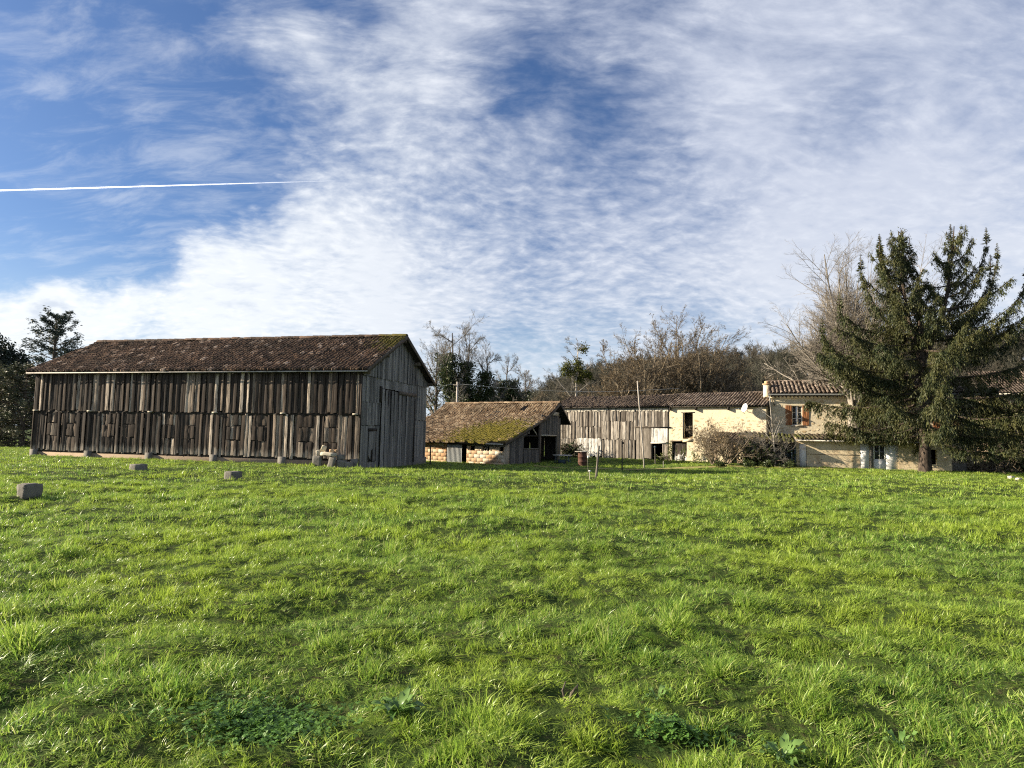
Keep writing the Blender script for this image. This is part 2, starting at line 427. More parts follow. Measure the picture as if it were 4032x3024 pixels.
class MB:
    def __init__(s):
        s.V, s.F, s.n = [], [], 0

    def add(s, V, F):
        V = np.asarray(V, float).reshape(-1, 3)
        F = F if isinstance(F, list) else [F]
        s.V.append(V)
        for f in F:
            f = np.asarray(f)
            if f.size:
                s.F.append(f.reshape(-1, f.shape[-1]) + s.n)
        s.n += len(V)
        return s

    def box(s, x0, x1, y0, y1, z0, z1):
        return s.add(boxv(x0, x1, y0, y1, z0, z1), BOXF)

    def tube(s, pts, rad, n=8, cap=True):
        pts = np.asarray(pts, float)
        rad = np.full(len(pts), rad) if np.isscalar(rad) else np.asarray(rad, float)
        V, F = tubes(pts[None], rad[None], n)
        s.add(V, F)
        if cap:
            k = len(pts)
            s.F.append((np.arange(n)[::-1][None]) + s.n - k * n)
            s.F.append((np.arange(n)[None]) + s.n - n)
        return s

    def mesh(s, name, mat, smooth=False):
        by = {}
        for f in s.F:
            by.setdefault(f.shape[1], []).append(f)
        return np_mesh(name, np.concatenate(s.V), [np.concatenate(v) for v in by.values()], mat, smooth)

    def build(s, name, mat, parent=None, smooth=False, **kw):
        return ob(name, s.mesh(name, mat, smooth), parent, **kw)


def tubes(P, Rr, n=4):
    """P (B,k,3) polylines, Rr (B,k) radii -> verts, quads"""
    B, k, _ = P.shape
    T = np.gradient(P, axis=1)
    T /= np.linalg.norm(T, axis=2, keepdims=True) + 1e-9
    m = T.mean(1)
    ref = np.where(np.abs(m[:, 2:3]) < 0.8, np.array([[0, 0, 1.0]]), np.array([[1.0, 0, 0]]))
    U = np.cross(T, ref[:, None, :])
    U /= np.linalg.norm(U, axis=2, keepdims=True) + 1e-9
    W = np.cross(T, U)
    th = np.arange(n) * 2 * np.pi / n
    V = P[:, :, None, :] + Rr[:, :, None, None] * (np.cos(th)[None, None, :, None] * U[:, :, None, :] + np.sin(th)[None, None, :, None] * W[:, :, None, :])
    idx = np.arange(B * k * n).reshape(B, k, n)
    a, b = idx[:, :-1, :], idx[:, 1:, :]
    F = np.stack([a, np.roll(a, -1, 2), np.roll(b, -1, 2), b], -1).reshape(-1, 4)
    return V.reshape(-1, 3), F


def ob(name, mesh, parent=None, loc=None, rot=None, M4=None, scale=None):
    o = bpy.data.objects.new(name, mesh)
    C.objects.link(o)
    if parent:
        o.parent = parent
    if M4 is not None:
        o.matrix_basis = M4
    else:
        if loc is not None:
            o.location = loc
        if rot is not None:
            o.rotation_euler = rot if hasattr(rot, '__len__') else (0, 0, rot)
        if scale is not None:
            o.scale = scale
    return o


def tag(o, label=None, cat=None, group=None, kind=None):
    for k, v in (('label', label), ('category', cat), ('group', group), ('kind', kind)):
        if v:
            o[k] = v
    return o


def thing(name, label, cat, loc=(0, 0, 0), rz=0.0, group=None):
    o = ob(name, None, None, loc, rz)
    o.empty_display_size = 0.3
    return tag(o, label, cat, group)


def basis(U, V, N, O):
    m = Matrix.Identity(4)
    for i in range(3):
        m[i][0], m[i][1], m[i][2], m[i][3] = U[i], V[i], N[i], O[i]
    return m


# ------------------------------------------------------------------ ground
def graded(lo, hi, flo, fhi, step, grow=1.25):
    mid = list(np.arange(flo, fhi + step / 2, step))
    s, x = step, fhi
    up = []
    while x < hi:
        s *= grow
        x += s
        up.append(min(x, hi))
    s, x, dn = step, flo, []
    while x > lo:
        s *= grow
        x -= s
        dn.append(max(x, lo))
    return np.array(dn[::-1] + mid + up)


gx = graded(-4000, 4000, -22, 32, 0.2)
gy = graded(-400, 8000, 1.0, 46, 0.2)
GX, GY = np.meshgrid(gx, gy)
GZ = tz(GX, GY)
idx = np.arange(GX.size).reshape(GX.shape)
F = np.stack([idx[:-1, :-1], idx[:-1, 1:], idx[1:, 1:], idx[1:, :-1]], -1).reshape(-1, 4)
tag(ob('ground', np_mesh('ground', np.stack([GX, GY, GZ], -1), F, M['soil'], True)), 'grassy meadow ground', kind='structure')

# pale worn track in front of the long building
tp = np.array([[1.5, 41.0], [4.0, 38.6], [7.0, 38.6], [10.0, 40.2], [13.0, 41.2], [16.5, 41.0], [20, 40.2]])
tt = np.linspace(0, len(tp) - 1, 60)
tcx, tcy = np.interp(tt, range(len(tp)), tp[:, 0]), np.interp(tt, range(len(tp)), tp[:, 1])
tw = 0.45 + 0.5 * np.clip((tcx - 7) / 5, 0, 1)
V = []
for i in range(60):
    for s in np.linspace(-1, 1, 7):
        y = tcy[i] + s * (tw[i] + 0.15 * vn(tcx[i] * 2, s * 3))
        V.append((tcx[i], y, tzf(tcx[i], y) + 0.02))
ii = np.arange(420).reshape(60, 7)
F = np.stack([ii[:-1, :-1], ii[1:, :-1], ii[1:, 1:], ii[:-1, 1:]], -1).reshape(-1, 4)
tag(ob('track', np_mesh('track', V, F, M['track'])), 'worn sandy track before the stone barn', kind='structure')


# ------------------------------------------------------------------ boards
def board_mesh(name, mat, seed, taper=0.0):
    """unit board: x -.5...5, y 0..1 (thickness, front at 0), z 0..1; a little warped"""
    r = np.random.default_rng(seed)
    k = 4
    V = []
    for i in range(k):
        z = i / (k - 1)
        dx = r.normal(0, 0.025)
        dy = r.normal(0, 0.22)
        tw = r.normal(0, 0.25)
        for (a, b) in ((-0.5, 0), (0.5, 0), (0.5, 1), (-0.5, 1)):
            V.append((a + dx + (r.normal(0, .02) if i in (0, k - 1) else 0), b + dy + tw * a, z + (r.normal(0, 0.004) if i in (0, k - 1) else 0)))
    F = [[3, 2, 1, 0], [(k - 1) * 4 + j for j in range(4)]]
    for i in range(k - 1):
        for j in range(4):
            a, b = i * 4 + j, i * 4 + (j + 1) % 4
            F.append([a, b, b + 4, a + 4])
    return np_mesh(name, V, np.array(F), mat)


_bm = {}


def boards_for(mat, n=7):
    if mat not in _bm:
        _bm[mat] = [board_mesh('plank', M[mat], i + len(mat) * 11) for i in range(n)]
    return _bm[mat]


def planking(parent, mat, x0, x1, z0, z1, w=0.2, face='front', pos=0.0, thick=0.025, relief=0.035, jb=0.05, jt=0.02, tilt=4.0, name='plank', skip=None, ztop=None, gap=0.004, lap=0.0):
    """vertical boards from x0 to x1 (y0..y1 for a side wall), each an object of its own"""
    ms = boards_for(mat)
    x, out = x0, []
    i = 0
    while x < x1 - 0.03:
        ww = min(w * rng.uniform(0.75, 1.3), x1 - x)
        if x1 - (x + ww) < 0.06:
            ww = x1 - x
        c = x + ww / 2
        za, zb = z0 + rng.normal(0, jb), (ztop(c) if ztop else z1) + rng.normal(0, jt)
        i += 1
        if (skip is None or not skip(c)) and zb - za > 0.08:
            d = -rng.uniform(0.2, 1.0) * relief - (relief * 0.6 if i % 2 else 0)
            me = random.choice(ms)
            a = R(rng.normal(0, tilt))
            lean = R(rng.normal(0, 0.35))
            if face == 'front':
                o = ob(name, me, parent, (c, pos + d, za), (0, lean, a), scale=(ww - gap + lap, thick, zb - za))
            else:
                o = ob(name, me, parent, (pos - d, c, za), (lean, 0, a + math.pi / 2), scale=(ww - gap + lap, thick, zb - za))
            out.append(o)
        x += ww
    return out


def wall_holes(mb, x0, x1, z0, z1, y0, y1, holes, face='front', ztop=None):
    """a wall slab with rectangular openings; only outer faces and reveals"""
    xs = sorted({x0, x1, *[h[0] for h in holes], *[h[1] for h in holes]})
    zs = sorted({z0, z1, *[h[2] for h in holes], *[h[3] for h in holes]})
    xs = [x for x in xs if x0 <= x <= x1]
    zs = [z for z in zs if z0 <= z <= z1]
    solid = lambda i, j: 0 <= i < len(xs) - 1 and 0 <= j < len(zs) - 1 and not any(h[0] <= (xs[i] + xs[i + 1]) / 2 <= h[1] and h[2] <= (zs[j] + zs[j + 1]) / 2 <= h[3] for h in holes)
    sw = (lambda x, y, z: (x, y, z)) if face == 'front' else (lambda x, y, z: (y, x, z))
    Q = []
    for i in range(len(xs) - 1):
        for j in range(len(zs) - 1):
            if not solid(i, j):
                continue
            a, b, c, d = xs[i], xs[i + 1], zs[j], zs[j + 1]
            Q.append([(a, y0, c), (b, y0, c), (b, y0, d), (a, y0, d)])
            Q.append([(b, y1, c), (a, y1, c), (a, y1, d), (b, y1, d)])
            if not solid(i - 1, j):
                Q.append([(a, y1, c), (a, y0, c), (a, y0, d), (a, y1, d)])
            if not solid(i + 1, j):
                Q.append([(b, y0, c), (b, y1, c), (b, y1, d), (b, y0, d)])
            if not solid(i, j - 1):
                Q.append([(a, y1, c), (b, y1, c), (b, y0, c), (a, y0, c)])
            if not solid(i, j + 1):
                Q.append([(a, y0, d), (b, y0, d), (b, y1, d), (a, y1, d)])
    V = [sw(*p) for q in Q for p in q]
    mb.add(V, np.arange(len(V)).reshape(-1, 4))


# ------------------------------------------------------------------ tiles
def flat_tile(name, mat, seed=0):
    """interlocking clay tile: pan with a roll along one side; unit 1 x 1, y up the slope"""
    r = np.random.default_rng(seed)
    prof = [(-0.5, 0.0), (-0.36, 0.11), (-0.22, 0.02), (0.1, 0.015), (0.38, 0.06), (0.52, 0.02)]
    V, F = [], []
    for y, dz in ((-0.06, 0.10), (1.06, 0.02)):
        for x, z in prof:
            V.append((x, y + r.normal(0, 0.01), z + dz))
    n = len(prof)
    for x, z in prof:
        V.append((x, -0.06, z - 0.10))
    for i in range(n - 1):
        F.append((i, i + 1, n + i + 1, n + i))
        F.append((2 * n + i, 2 * n + i + 1, i + 1, i))
    V += [(-0.5, 1.06, -0.09), (0.52, 1.06, -0.09)]
    F.append((2 * n, 0, n, 3 * n))
    F.append((n - 1, 3 * n - 1, 3 * n + 1, 2 * n - 1))
    return np_mesh(name, V, np.array(F), mat)


def canal_tile(name, mat, seed=0):
    """half-round cover tile with the channel beside it"""
    V, F = [], []
    prof = []
    for i in range(6):
        a = math.pi * (1 - i / 5)
        prof.append((math.cos(a) * 0.34, math.sin(a) * 0.38 + 0.02))
    for i in range(1, 4):
        a = math.pi * (i / 4)
        prof.append((0.34 + 0.16 * (1 - math.cos(a)), 0.02 - 0.16 * math.sin(a)))
    n = len(prof)
    for y, dz, s in ((-0.05, 0.10, 1.06), (1.05, 0.0, 0.92)):
        for x, z in prof:
            V.append((x * s, y, z * s + dz))
    for x, z in prof:
        V.append((x * 0.9, -0.05, z * 0.8 + 0.02))
    for i in range(n - 1):
        F.append((i, i + 1, n + i + 1, n + i))
        F.append((2 * n + i, 2 * n + i + 1, i + 1, i))
    return np_mesh(name, V, np.array(F), mat)


def lay_tiles(part, root_m, O, U, V, W, L, tw, tl, meshes, singles, name='roof_tile', zs=0.28, jit=1.0, sag=None, skip=None, hook=None):
    """tiles over a slope: O eave corner, U along the eave, V up the slope; the nearest to the camera are parts, the rest one mesh"""
    U, V, O = Vector(U).normalized(), Vector(V).normalized(), Vector(O)
    N = U.cross(V).normalized()
    nc, nr = max(1, round(W / tw)), max(1, round(L / tl))
    tw, tl = W / nc, L / nr
    items = []
    for j in range(nr):
        for i in range(nc):
            u, v = (i + 0.5) * tw, j * tl
            if skip and skip(u, v):
                continue
            p = O + U * (u + rng.normal(0, 0.008) * jit) + V * (v + rng.normal(0, 0.016) * jit) + N * (abs(rng.normal(0, 0.008)) * jit)
            if sag:
                p = p + Vector((0, 0, sag(u / W, v / L)))
            a = R(rng.normal(0, 1.6)) * jit
            b = R(rng.normal(0, 1.2)) * jit
            m = basis(U, V, N, p) @ Matrix.Rotation(a, 4, 'Z') @ Matrix.Rotation(b, 4, 'X') @ Matrix.Diagonal((tw * 1.0, tl, zs, 1))
            if hook:
                m = hook(m, u, v)
            items.append(((root_m @ m.translation - Vector((0, 0, EYE))).length, m))
    items.sort(key=lambda t: t[0])
    for _, m in items[:singles]:
        ob(name, random.choice(meshes), part, M4=m)
    rest = items[singles:]
    if rest:
        mb = MB()
        tv = []
        for me in meshes:
            v = np.empty(len(me.vertices) * 3, np.float32)
            me.vertices.foreach_get('co', v)
            f = np.array([tuple(p.vertices) for p in me.polygons])
            tv.append((v.reshape(-1, 3), f))
        for _, m in rest:
            v, f = random.choice(tv)
            A = np.array(m)
            mb.add(v @ A[:3, :3].T + A[:3, 3], f)
        o = mb.build(name + 's', meshes[0].materials[0], part)
        o['kind'] = 'stuff'
    return items


def ridge_tiles(part, P0, P1, mat, w=0.13, ln=0.4, name='ridge_tile', seed=0):
    P0, P1 = Vector(P0), Vector(P1)
    n = max(1, round((P1 - P0).length / ln))
    d = (P1 - P0).normalized()
    side = d.cross(Vector((0, 0, 1))).normalized()
    up = side.cross(d)
    V, F = [], []
    for y, s in ((-0.03, 1.08), (1.03, 0.95)):
        for i in range(6):
            a = math.pi * i / 5
            V.append((math.cos(a) * s, y, math.sin(a) * s * 0.75 - 0.25))
    for i in range(5):
        F.append((i + 1, i, 6 + i, 7 + i))
    F.append((0, 1, 2, 3, ) )
    F.append((0, 3, 4, 5))
    me = np_mesh(name, V, np.array(F), mat)
    L = (P1 - P0).length / n
    for k in range(n):
        p = P0 + d * (k * L) + Vector((0, 0, rng.normal(0, 0.008)))
        ob(name, me, part, M4=basis(side, d, up, p) @ Matrix.Rotation(R(rng.normal(0, 1.5)), 4, 'Z') @ Matrix.Diagonal((w, L, w, 1)))


# ================================================================== the tobacco barn
def placed(o):
    return Matrix.Translation(o.location) @ o.rotation_euler.to_matrix().to_4x4() @ Matrix.Diagonal((*o.scale, 1))


barn = thing('wooden_barn', 'long dark weathered plank barn with tiled gable roof and tall grey gable door', 'barn', (-7.52, 32.54, 0), -0.2507)
BM = placed(barn)
BL, BW, WT, RZ = 20.6, 8.6, 4.98, 7.12
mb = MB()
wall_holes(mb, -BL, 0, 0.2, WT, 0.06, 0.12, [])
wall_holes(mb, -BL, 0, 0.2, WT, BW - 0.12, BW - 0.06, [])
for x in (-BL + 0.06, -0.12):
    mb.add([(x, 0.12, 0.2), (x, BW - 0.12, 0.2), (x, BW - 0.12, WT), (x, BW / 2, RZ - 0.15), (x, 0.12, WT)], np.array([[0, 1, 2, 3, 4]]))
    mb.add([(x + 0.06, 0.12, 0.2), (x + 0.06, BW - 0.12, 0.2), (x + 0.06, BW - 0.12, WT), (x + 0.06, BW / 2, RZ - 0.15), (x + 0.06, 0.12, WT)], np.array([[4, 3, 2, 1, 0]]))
mb.build('inner_wall', M['dark_wood'], barn)  # dark backing added so the gaps between planks read as shade
PX = (-20.45, -16.6, -12.5, -8.4, -4.3, -0.2)
for x in PX:
    MB().box(x - 0.19, x + 0.19, -0.16, 0.25, -0.35, 0.36).build('footing', M['concrete'], barn)
    MB().box(x - 0.17, x + 0.09, -0.17, 0.02, 2.545, 2.615).build('bracket', M['pale_stone'], barn)
    MB().box(x - 0.10, x + 0.10, -0.06, 0.15, 4.52, 4.82).build('beam_end', M['dark_wood'], barn)
MB().box(-BL, 0, -0.02, 0.1, -0.35, 0.22).build('plinth', M['plinth'], barn)
MB().box(-BL - 0.05, 0.0, -0.03, 0.05, 2.46, 2.60).build('rail', M['dark_wood'], barn)
HX = (-19.2, -18.0, -15.35, -13.96, -11.4, -9.9, -7.3, -5.8, -3.0, -1.55)
planking(barn, 'barn_wood', -BL, -0.02, 2.60, 4.95, 0.175, pos=-0.045, relief=0.05, jb=0.03, tilt=7.0)
planking(barn, 'barn_wood', -BL, -0.02, 0.33, 2.50, 0.175, pos=0.005, relief=0.05, jb=0.04, jt=0.03, tilt=7.0, skip=lambda c: any(abs(c - h) < 0.40 for h in HX))
for h in HX:
    a = ob('vent_hatch', MB().box(h - 0.42, h + 0.42, 0.02, 0.05, 0.4, 2.48).mesh('hatch_back', M['dark_wood']), barn)
    w = 0.84 / 4
    for z0, z1, rel in ((0.33, 1.13, 0.03), (1.17, 1.86, 0.07), (1.90, 2.50, 0.03)):
        planking(a, 'barn_wood', h - 0.42, h + 0.42, z0, z1, w, pos=0.0 if rel < 0.05 else -0.006, relief=0.03, jb=0.02, jt=0.02, tilt=5)
# corner boards
MB().box(-0.02, 0.06, -0.10, -0.04, 0.1, 4.9).build('corner_board', M['barn_wood'], barn)
MB().box(-BL - 0.06, -BL + 0.02, -0.10, -0.04, 0.3, 4.9).build('corner_board', M['barn_wood'], barn)
# gable that faces the yard
gt = lambda y: RZ - 0.12 - abs(y - BW / 2) * 0.50
planking(barn, 'gable_wood', 0.0, BW, 4.56, 0, 0.205, 'side', 0.06, relief=0.03, jb=0.015, tilt=2.5, ztop=gt)
planking(barn, 'gable_wood', 0.0, 2.12, 3.22, 4.6, 0.2, 'side', 0.02, relief=0.022, jb=0.01, tilt=2)
planking(barn, 'gable_wood', 0.0, 2.12, 2.06, 3.26, 0.2, 'side', 0.0, relief=0.022, jb=0.01, tilt=2)
planking(barn, 'gable_wood', 0.0, 2.12, -0.12, 2.03, 0.2, 'side', 0.0, relief=0.018, jb=0.02, tilt=2)
planking(barn, 'gable_wood', 6.6, BW, 2.5, 4.6, 0.2, 'side', 0.02, relief=0.022, jb=0.01, tilt=2)
planking(barn, 'gable_wood', 6.6, BW, 0.25, 2.47, 0.2, 'side', 0.0, relief=0.022, jb=0.01, tilt=2)
planking(barn, 'gable_wood', 2.12, 6.6, 4.05, 4.6, 0.22, 'side', 0.03, relief=0.02, jb=0.01, tilt=2)
MB().box(0.03, 0.075, 0.82, 1.75, 1.78, 1.9).build('hatch_lintel', M['dark_wood'], barn)
hp = ob('side_hatch', MB().box(0.03, 0.06, 0.86, 1.7, 0.2, 1.78).mesh('side_hatch', M['dark_wood']), barn)
planking(hp, 'gable_wood', 0.86, 1.7, 0.2, 1.72, 0.21, 'side', 0.05, relief=0.01, jb=0.01, tilt=1)
MB().box(0.0, 0.10, 6.58, BW + 0.06, -0.5, 0.24).build('concrete_plinth', M['concrete'], barn)
dr = ob('barn_door', MB().box(0.05, 0.085, 2.1, 6.45, -0.3, 3.95).mesh('door_back', M['dark_wood']), barn)
planking(dr, 'gable_wood', 2.1, 6.42, -0.3, 3.98, 0.2, 'side', 0.105, relief=0.012, jb=0.02, tilt=1)
MB().box(0.03, 0.13, 1.95, 2.09, 3.3, 4.14).build('door_jamb', M['dark_wood'], barn)
MB().box(0.03, 0.16, 6.46, 6.58, 0.0, 3.75).build('door_jamb', M['dark_wood'], barn)
MB().box(0.05, 0.17, 4.3, 6.7, 3.84, 4.04).build('door_rail', M['beam'], barn)
# roof
OV, VX0, VX1 = 0.30, -BL - 0.46, 0.46
ez = 4.80
rise = (RZ - ez) / (BW / 2 + OV)
mb = MB()
for s in (0, 1):
    ya, yb = (-OV, BW / 2) if s == 0 else (BW + OV, BW / 2)
    V = [(VX0, ya, ez), (VX1, ya, ez), (VX1, yb, RZ), (VX0, yb, RZ)]
    V += [(x, y, z - 0.09) for x, y, z in V]
    f = np.array([[0, 1, 2, 3], [7, 6, 5, 4], [0, 4, 5, 1], [1, 5, 6, 2], [3, 2, 6, 7], [0, 3, 7, 4]])
    mb.add(V, f if s == 0 else f[:, ::-1])
roof = mb.build('roof', M['dark_wood'], barn)
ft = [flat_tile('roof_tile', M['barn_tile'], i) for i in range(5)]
Ls = math.hypot(BW / 2 + OV, RZ - ez)
sg = lambda u, v: -0.05 * math.sin(u * 9) * v * (1 - v) * 4 - 0.02 * math.sin(u * 23)
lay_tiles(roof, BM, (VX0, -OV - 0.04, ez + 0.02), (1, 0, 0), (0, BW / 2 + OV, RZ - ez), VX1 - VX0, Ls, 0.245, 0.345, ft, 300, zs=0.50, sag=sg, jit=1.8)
mbk = [flat_tile('back_tile', M['barn_tile'], i + 9) for i in range(3)]
lay_tiles(roof, BM, (VX1, BW + OV, ez + 0.02), (-1, 0, 0), (0, -BW / 2 - OV, RZ - ez), VX1 - VX0, Ls, 0.245, 0.345, mbk, 0, 'back_tile', zs=0.28)
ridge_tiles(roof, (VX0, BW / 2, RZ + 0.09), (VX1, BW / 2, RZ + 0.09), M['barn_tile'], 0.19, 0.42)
MB().box(VX0, VX1 - 0.0, -OV - 0.085, -OV - 0.055, ez - 0.115, ez - 0.06).build('eave_board', M['fascia'], roof)
for x in (VX1, VX0 - 0.04):
    for s in (0, 1):
        ya, yb = (-OV - 0.05, BW / 2) if s == 0 else (BW + OV + 0.05, BW / 2)
        za = ez - 0.02
        V = [(x, ya, za - 0.16), (x + 0.04, ya, za - 0.16), (x + 0.04, yb, RZ - 0.14), (x, yb, RZ - 0.14), (x, ya, za + 0.07), (x + 0.04, ya, za + 0.07), (x + 0.04, yb, RZ + 0.10), (x, yb, RZ + 0.10)]
        MB().add(V, BOXF if s == 0 else BOXF[:, ::-1]).build('barge_board', M['beam'], roof)
for y in (-0.02, BW * 0.25, BW / 2, BW * 0.75, BW - 0.05):
    z = RZ - 0.13 - abs(y - BW / 2) * rise
    MB().box(-0.3, VX1 - 0.03, y - 0.07, y + 0.07, z - 0.2, z).build('purlin', M['beam'], roof)
for k in range(21):
    x = -BL + 0.3 + k * 1.0
    V = [(x - .04, -OV + .03, ez - .2), (x + .04, -OV + .03, ez - .2), (x + .04, 0.05, ez + .02), (x - .04, 0.05, ez + .02),
         (x - .04, -OV + .03, ez - .1), (x + .04, -OV + .03, ez - .1), (x + .04, 0.05, ez + .12), (x - .04, 0.05, ez + .12)]
    MB().add(V, BOXF).build('rafter_end', M['dark_wood'], roof)

# ================================================================== the tiled brick and plank shed
shed = thing('tiled_shed', 'low shed with mossy orange tiles, hollow brick front and open dark doorway', 'shed', (-0.43, 42.0, -0.2), -0.55)
shed.scale = (1.117, 1.117, 1.117)
SM = placed(shed)
SL, SW = 8.7, 7.05
mb = MB()
BH = [(-5.0, -2.62, -0.4, 1.3), (-2.44, -2.03, 0.68, 1.3), (-1.53, -1.03, 0.68, 1.3), (-0.36, -0.01, 0.68, 1.3)]
BH[0] = (-4.10, -2.62, -0.4, 1.3)
wall_holes(mb, -SL, 0, -0.4, 1.12, 0.02, 0.16, BH)
fw = mb.build('brick_wall', M['mortar'], shed)
bw, bh = 0.40, 0.205
bvar = {}
for mt in ('brick', 'brick_white'):
    bvar[mt] = [MB().add(boxv(-.5, .5, 0, 1, -.5, .5) + np.random.default_rng(s).normal(0, .012, (8, 3)), BOXF).mesh('brick', M[mt]) for s in range(3)]
for j in range(6):
    z = 0.0 + j * (bh + 0.012) - 0.12
    x = -6.6 - (0.2 if j % 2 else 0)
    while x < -0.02:
        a, b = x, min(x + bw, 0.0)
        segs = [(a, b)]
        for h in BH:
            if z + bh / 2 > h[2]:
                ns = []
                for s, e in segs:
                    if h[0] > s:
                        ns.append((s, min(e, h[0])))
                    if h[1] < e:
                        ns.append((max(s, h[1]), e))
                segs = [(s, e) for s, e in ns if e - s > 0.05]
        for s, e in segs:
            white = rng.random() < ((0.85 if z > 0.35 else 0.5) if s > -2.7 else 0.3)
            ob('brick', random.choice(bvar['brick_white' if white else 'brick']), fw, ((s + e) / 2, rng.uniform(-.012, 0.0), z + bh / 2), scale=(e - s - 0.012, 0.1, bh - 0.004))
        x += bw + 0.012
MB().box(-4.12, -2.6, 0.0, 0.14, 1.06, 1.18).build('lintel', M['dark_wood'], shed)
MB().box(-2.6, 0.0, -0.02, 0.14, 1.0, 1.13).build('wall_plate', M['post_wood'], shed)
# gable brick return, planks, openings
gtop = lambda y: (1.22 + (y + 0.35) * 0.335 if y < 4.9 else (2.98 + (y - 4.9) * 0.62 if y < 6.3 else 3.85 - (y - 6.3) * 0.86)) - 0.08
gb = MB().box(-0.15, -0.012, 0.165, 0.62, -0.4, 1.25).build('brick_return', M['mortar'], shed)
for j in range(6):
    ob('brick', random.choice(bvar['brick']), gb, (-0.08, 0.40, j * 0.217 - 0.02), (0, 0, R(90)), scale=(0.42, 0.085, 0.2))
planking(shed, 'shed_wood', 0.64, 2.25, -0.3, 0, 0.2, 'side', -0.02, relief=0.025, tilt=2, ztop=gtop)
planking(shed, 'shed_wood', 2.25, 4.12, -0.3, 0.87, 0.2, 'side', -0.02, relief=0.025, tilt=2)
planking(shed, 'shed_wood', 2.25, 2.95, 1.72, 0, 0.2, 'side', -0.02, relief=0.025, tilt=2, ztop=gtop)
planking(shed, 'shed_wood', 4.35, 6.5, 1.72, 3.0, 0.17, 'side', -0.02, relief=0.03, tilt=3)
MB().box(-0.14, -0.06, 0.6, 6.9, 1.62, 1.72).build('crossbeam', M['dark_wood'], shed)
MB().box(-0.08, 0.04, 4.12, 4.34, -0.3, 2.7).build('door_post', M['beam'], shed)
MB().box(-0.08, 0.05, 6.46, 6.74, -0.4, 3.2).build('door_post', M['post_wood'], shed)
planking(shed, 'shed_wood', 6.74, 7.05, -0.3, 2.9, 0.16, 'side', -0.03, relief=0.02)
MB().box(-0.03, 0.05, 4.3, 6.5, 1.68, 1.76).build('door_lintel', M['pale_board'], shed)
MB().box(-0.02, 0.06, 5.35, 6.75, 3.02, 3.26).build('tie_board', M['pale_board'], shed)
MB().box(-0.03, 0.03, 2.2, 4.15, 0.84, 0.9).build('window_sill', M['post_wood'], shed)
MB().tube([(0.0, 2.95, 2.4), (0.02, 3.75, 1.75)], 0.045, 6).build('brace', M['pale_board'], shed)
MB().tube([(0.0, 4.2, 2.5), (0.02, 3.35, 2.35)], 0.04, 6).build('brace', M['post_wood'], shed)
planking(shed, 'shed_wood', 0.3, 6.9, -0.2, 0, 0.2, 'side', -SL + 0.1, relief=0.02, ztop=gtop)
mb = MB()
wall_holes(mb, -SL, -0.2, -0.3, 2.4, 6.95, 7.0, [(-3.2, -3.12, 0.4, 1.6), (-2.35, -2.25, 0.2, 1.2), (-1.2, -1.12, 0.3, 1.5), (-5.2, -5.1, 0.2, 1.7)])
mb.build('rear_wall', M['dark_wood'], shed)
sheet = MB()
k = 49
xs = np.linspace(-4.06, -2.93, k)
zz = 0.018 * np.sin(np.arange(k) * np.pi / 2)
V = [(x, -0.05 + a, z) for z in (-0.1, 1.06) for x, a in zip(xs, zz)] + [(x, -0.045 + a, z) for z in (-0.1, 1.06) for x, a in zip(xs, zz)]
F = [[i, i + 1, k + i + 1, k + i] for i in range(k - 1)] + [[2 * k + i + 1, 2 * k + i, 3 * k + i, 3 * k + i + 1] for i in range(k - 1)]
sheet.add(V, np.array(F)).build('corrugated_door', M['zinc'], shed)
a_ = np.linspace(0, 2 * np.pi, 17)
MB().tube(np.stack([-1.30 + .10 * np.cos(a_), np.full(17, .05), .82 + .10 * np.sin(a_)], 1), .022, 6, cap=False).tube([(-1.19, .05, .72), (-1.17, .05, 1.0)], .02, 6).build('hook_ring', M['pale_board'], shed)
# roof: long low front slope, steeper top, short rear slope
X0, X1 = -SL - 0.35, 0.35
prof = [(-0.38, 1.20), (4.9, 2.98), (6.3, 3.84), (7.85, 2.52)]
mb = MB()
for (a, za), (b, zb) in zip(prof[:-1], prof[1:]):
    V = [(X0, a, za), (X1, a, za), (X1, b, zb), (X0, b, zb)]
    V += [(x, y, z - 0.07) for x, y, z in V]
    mb.add(V, np.array([[0, 1, 2, 3], [7, 6, 5, 4], [0, 4, 5, 1], [1, 5, 6, 2], [3, 2, 6, 7], [0, 3, 7, 4]]))
sroof = mb.build('roof', M['dark_wood'], shed)
st = [flat_tile('roof_tile', M['shed_tile'], i + 20) for i in range(5)]
sag1 = lambda u, v: -0.10 * math.sin(math.pi * u) * v * (1 - 0.2 * v) - 0.03 * math.sin(u * 17 + v * 5)
sag2 = lambda u, v: (-0.10 * math.sin(math.pi * u) * 0.8 - 0.03 * math.sin(u * 17 + 5)) * (1 - v)
lay_tiles(sroof, SM, (X0, -0.40, 1.215), (1, 0, 0), (0, 5.28, 1.78), X1 - X0, math.hypot(5.28, 1.78), 0.235, 0.335, st, 190, zs=0.55, jit=2.4, sag=sag1,
          skip=lambda u, v: (X0 + u > -0.75 and X0 + u < -0.2 and v < 0.3))
hole = lambda u, v: abs(X0 + u + 2.0) < 0.2 and 0.55 < v < 1.15
lay_tiles(sroof, SM, (X0, 4.88, 2.995), (1, 0, 0), (0, 1.42, 0.86), X1 - X0, math.hypot(1.42, .86), 0.235, 0.335, st, 110, zs=0.55, jit=2.4, sag=sag2, skip=hole)
s2 = [flat_tile('back_tile', M['shed_tile'], i + 30) for i in range(2)]
lay_tiles(sroof, SM, (X1, 7.87, 2.53), (-1, 0, 0), (0, -1.57, 1.32), X1 - X0, math.hypot(1.57, 1.32), 0.235, 0.335, s2, 0, 'back_tile')
ridge_tiles(sroof, (X0, 6.3, 3.92), (X1, 6.3, 3.92), M['shed_tile'], 0.15, 0.42)
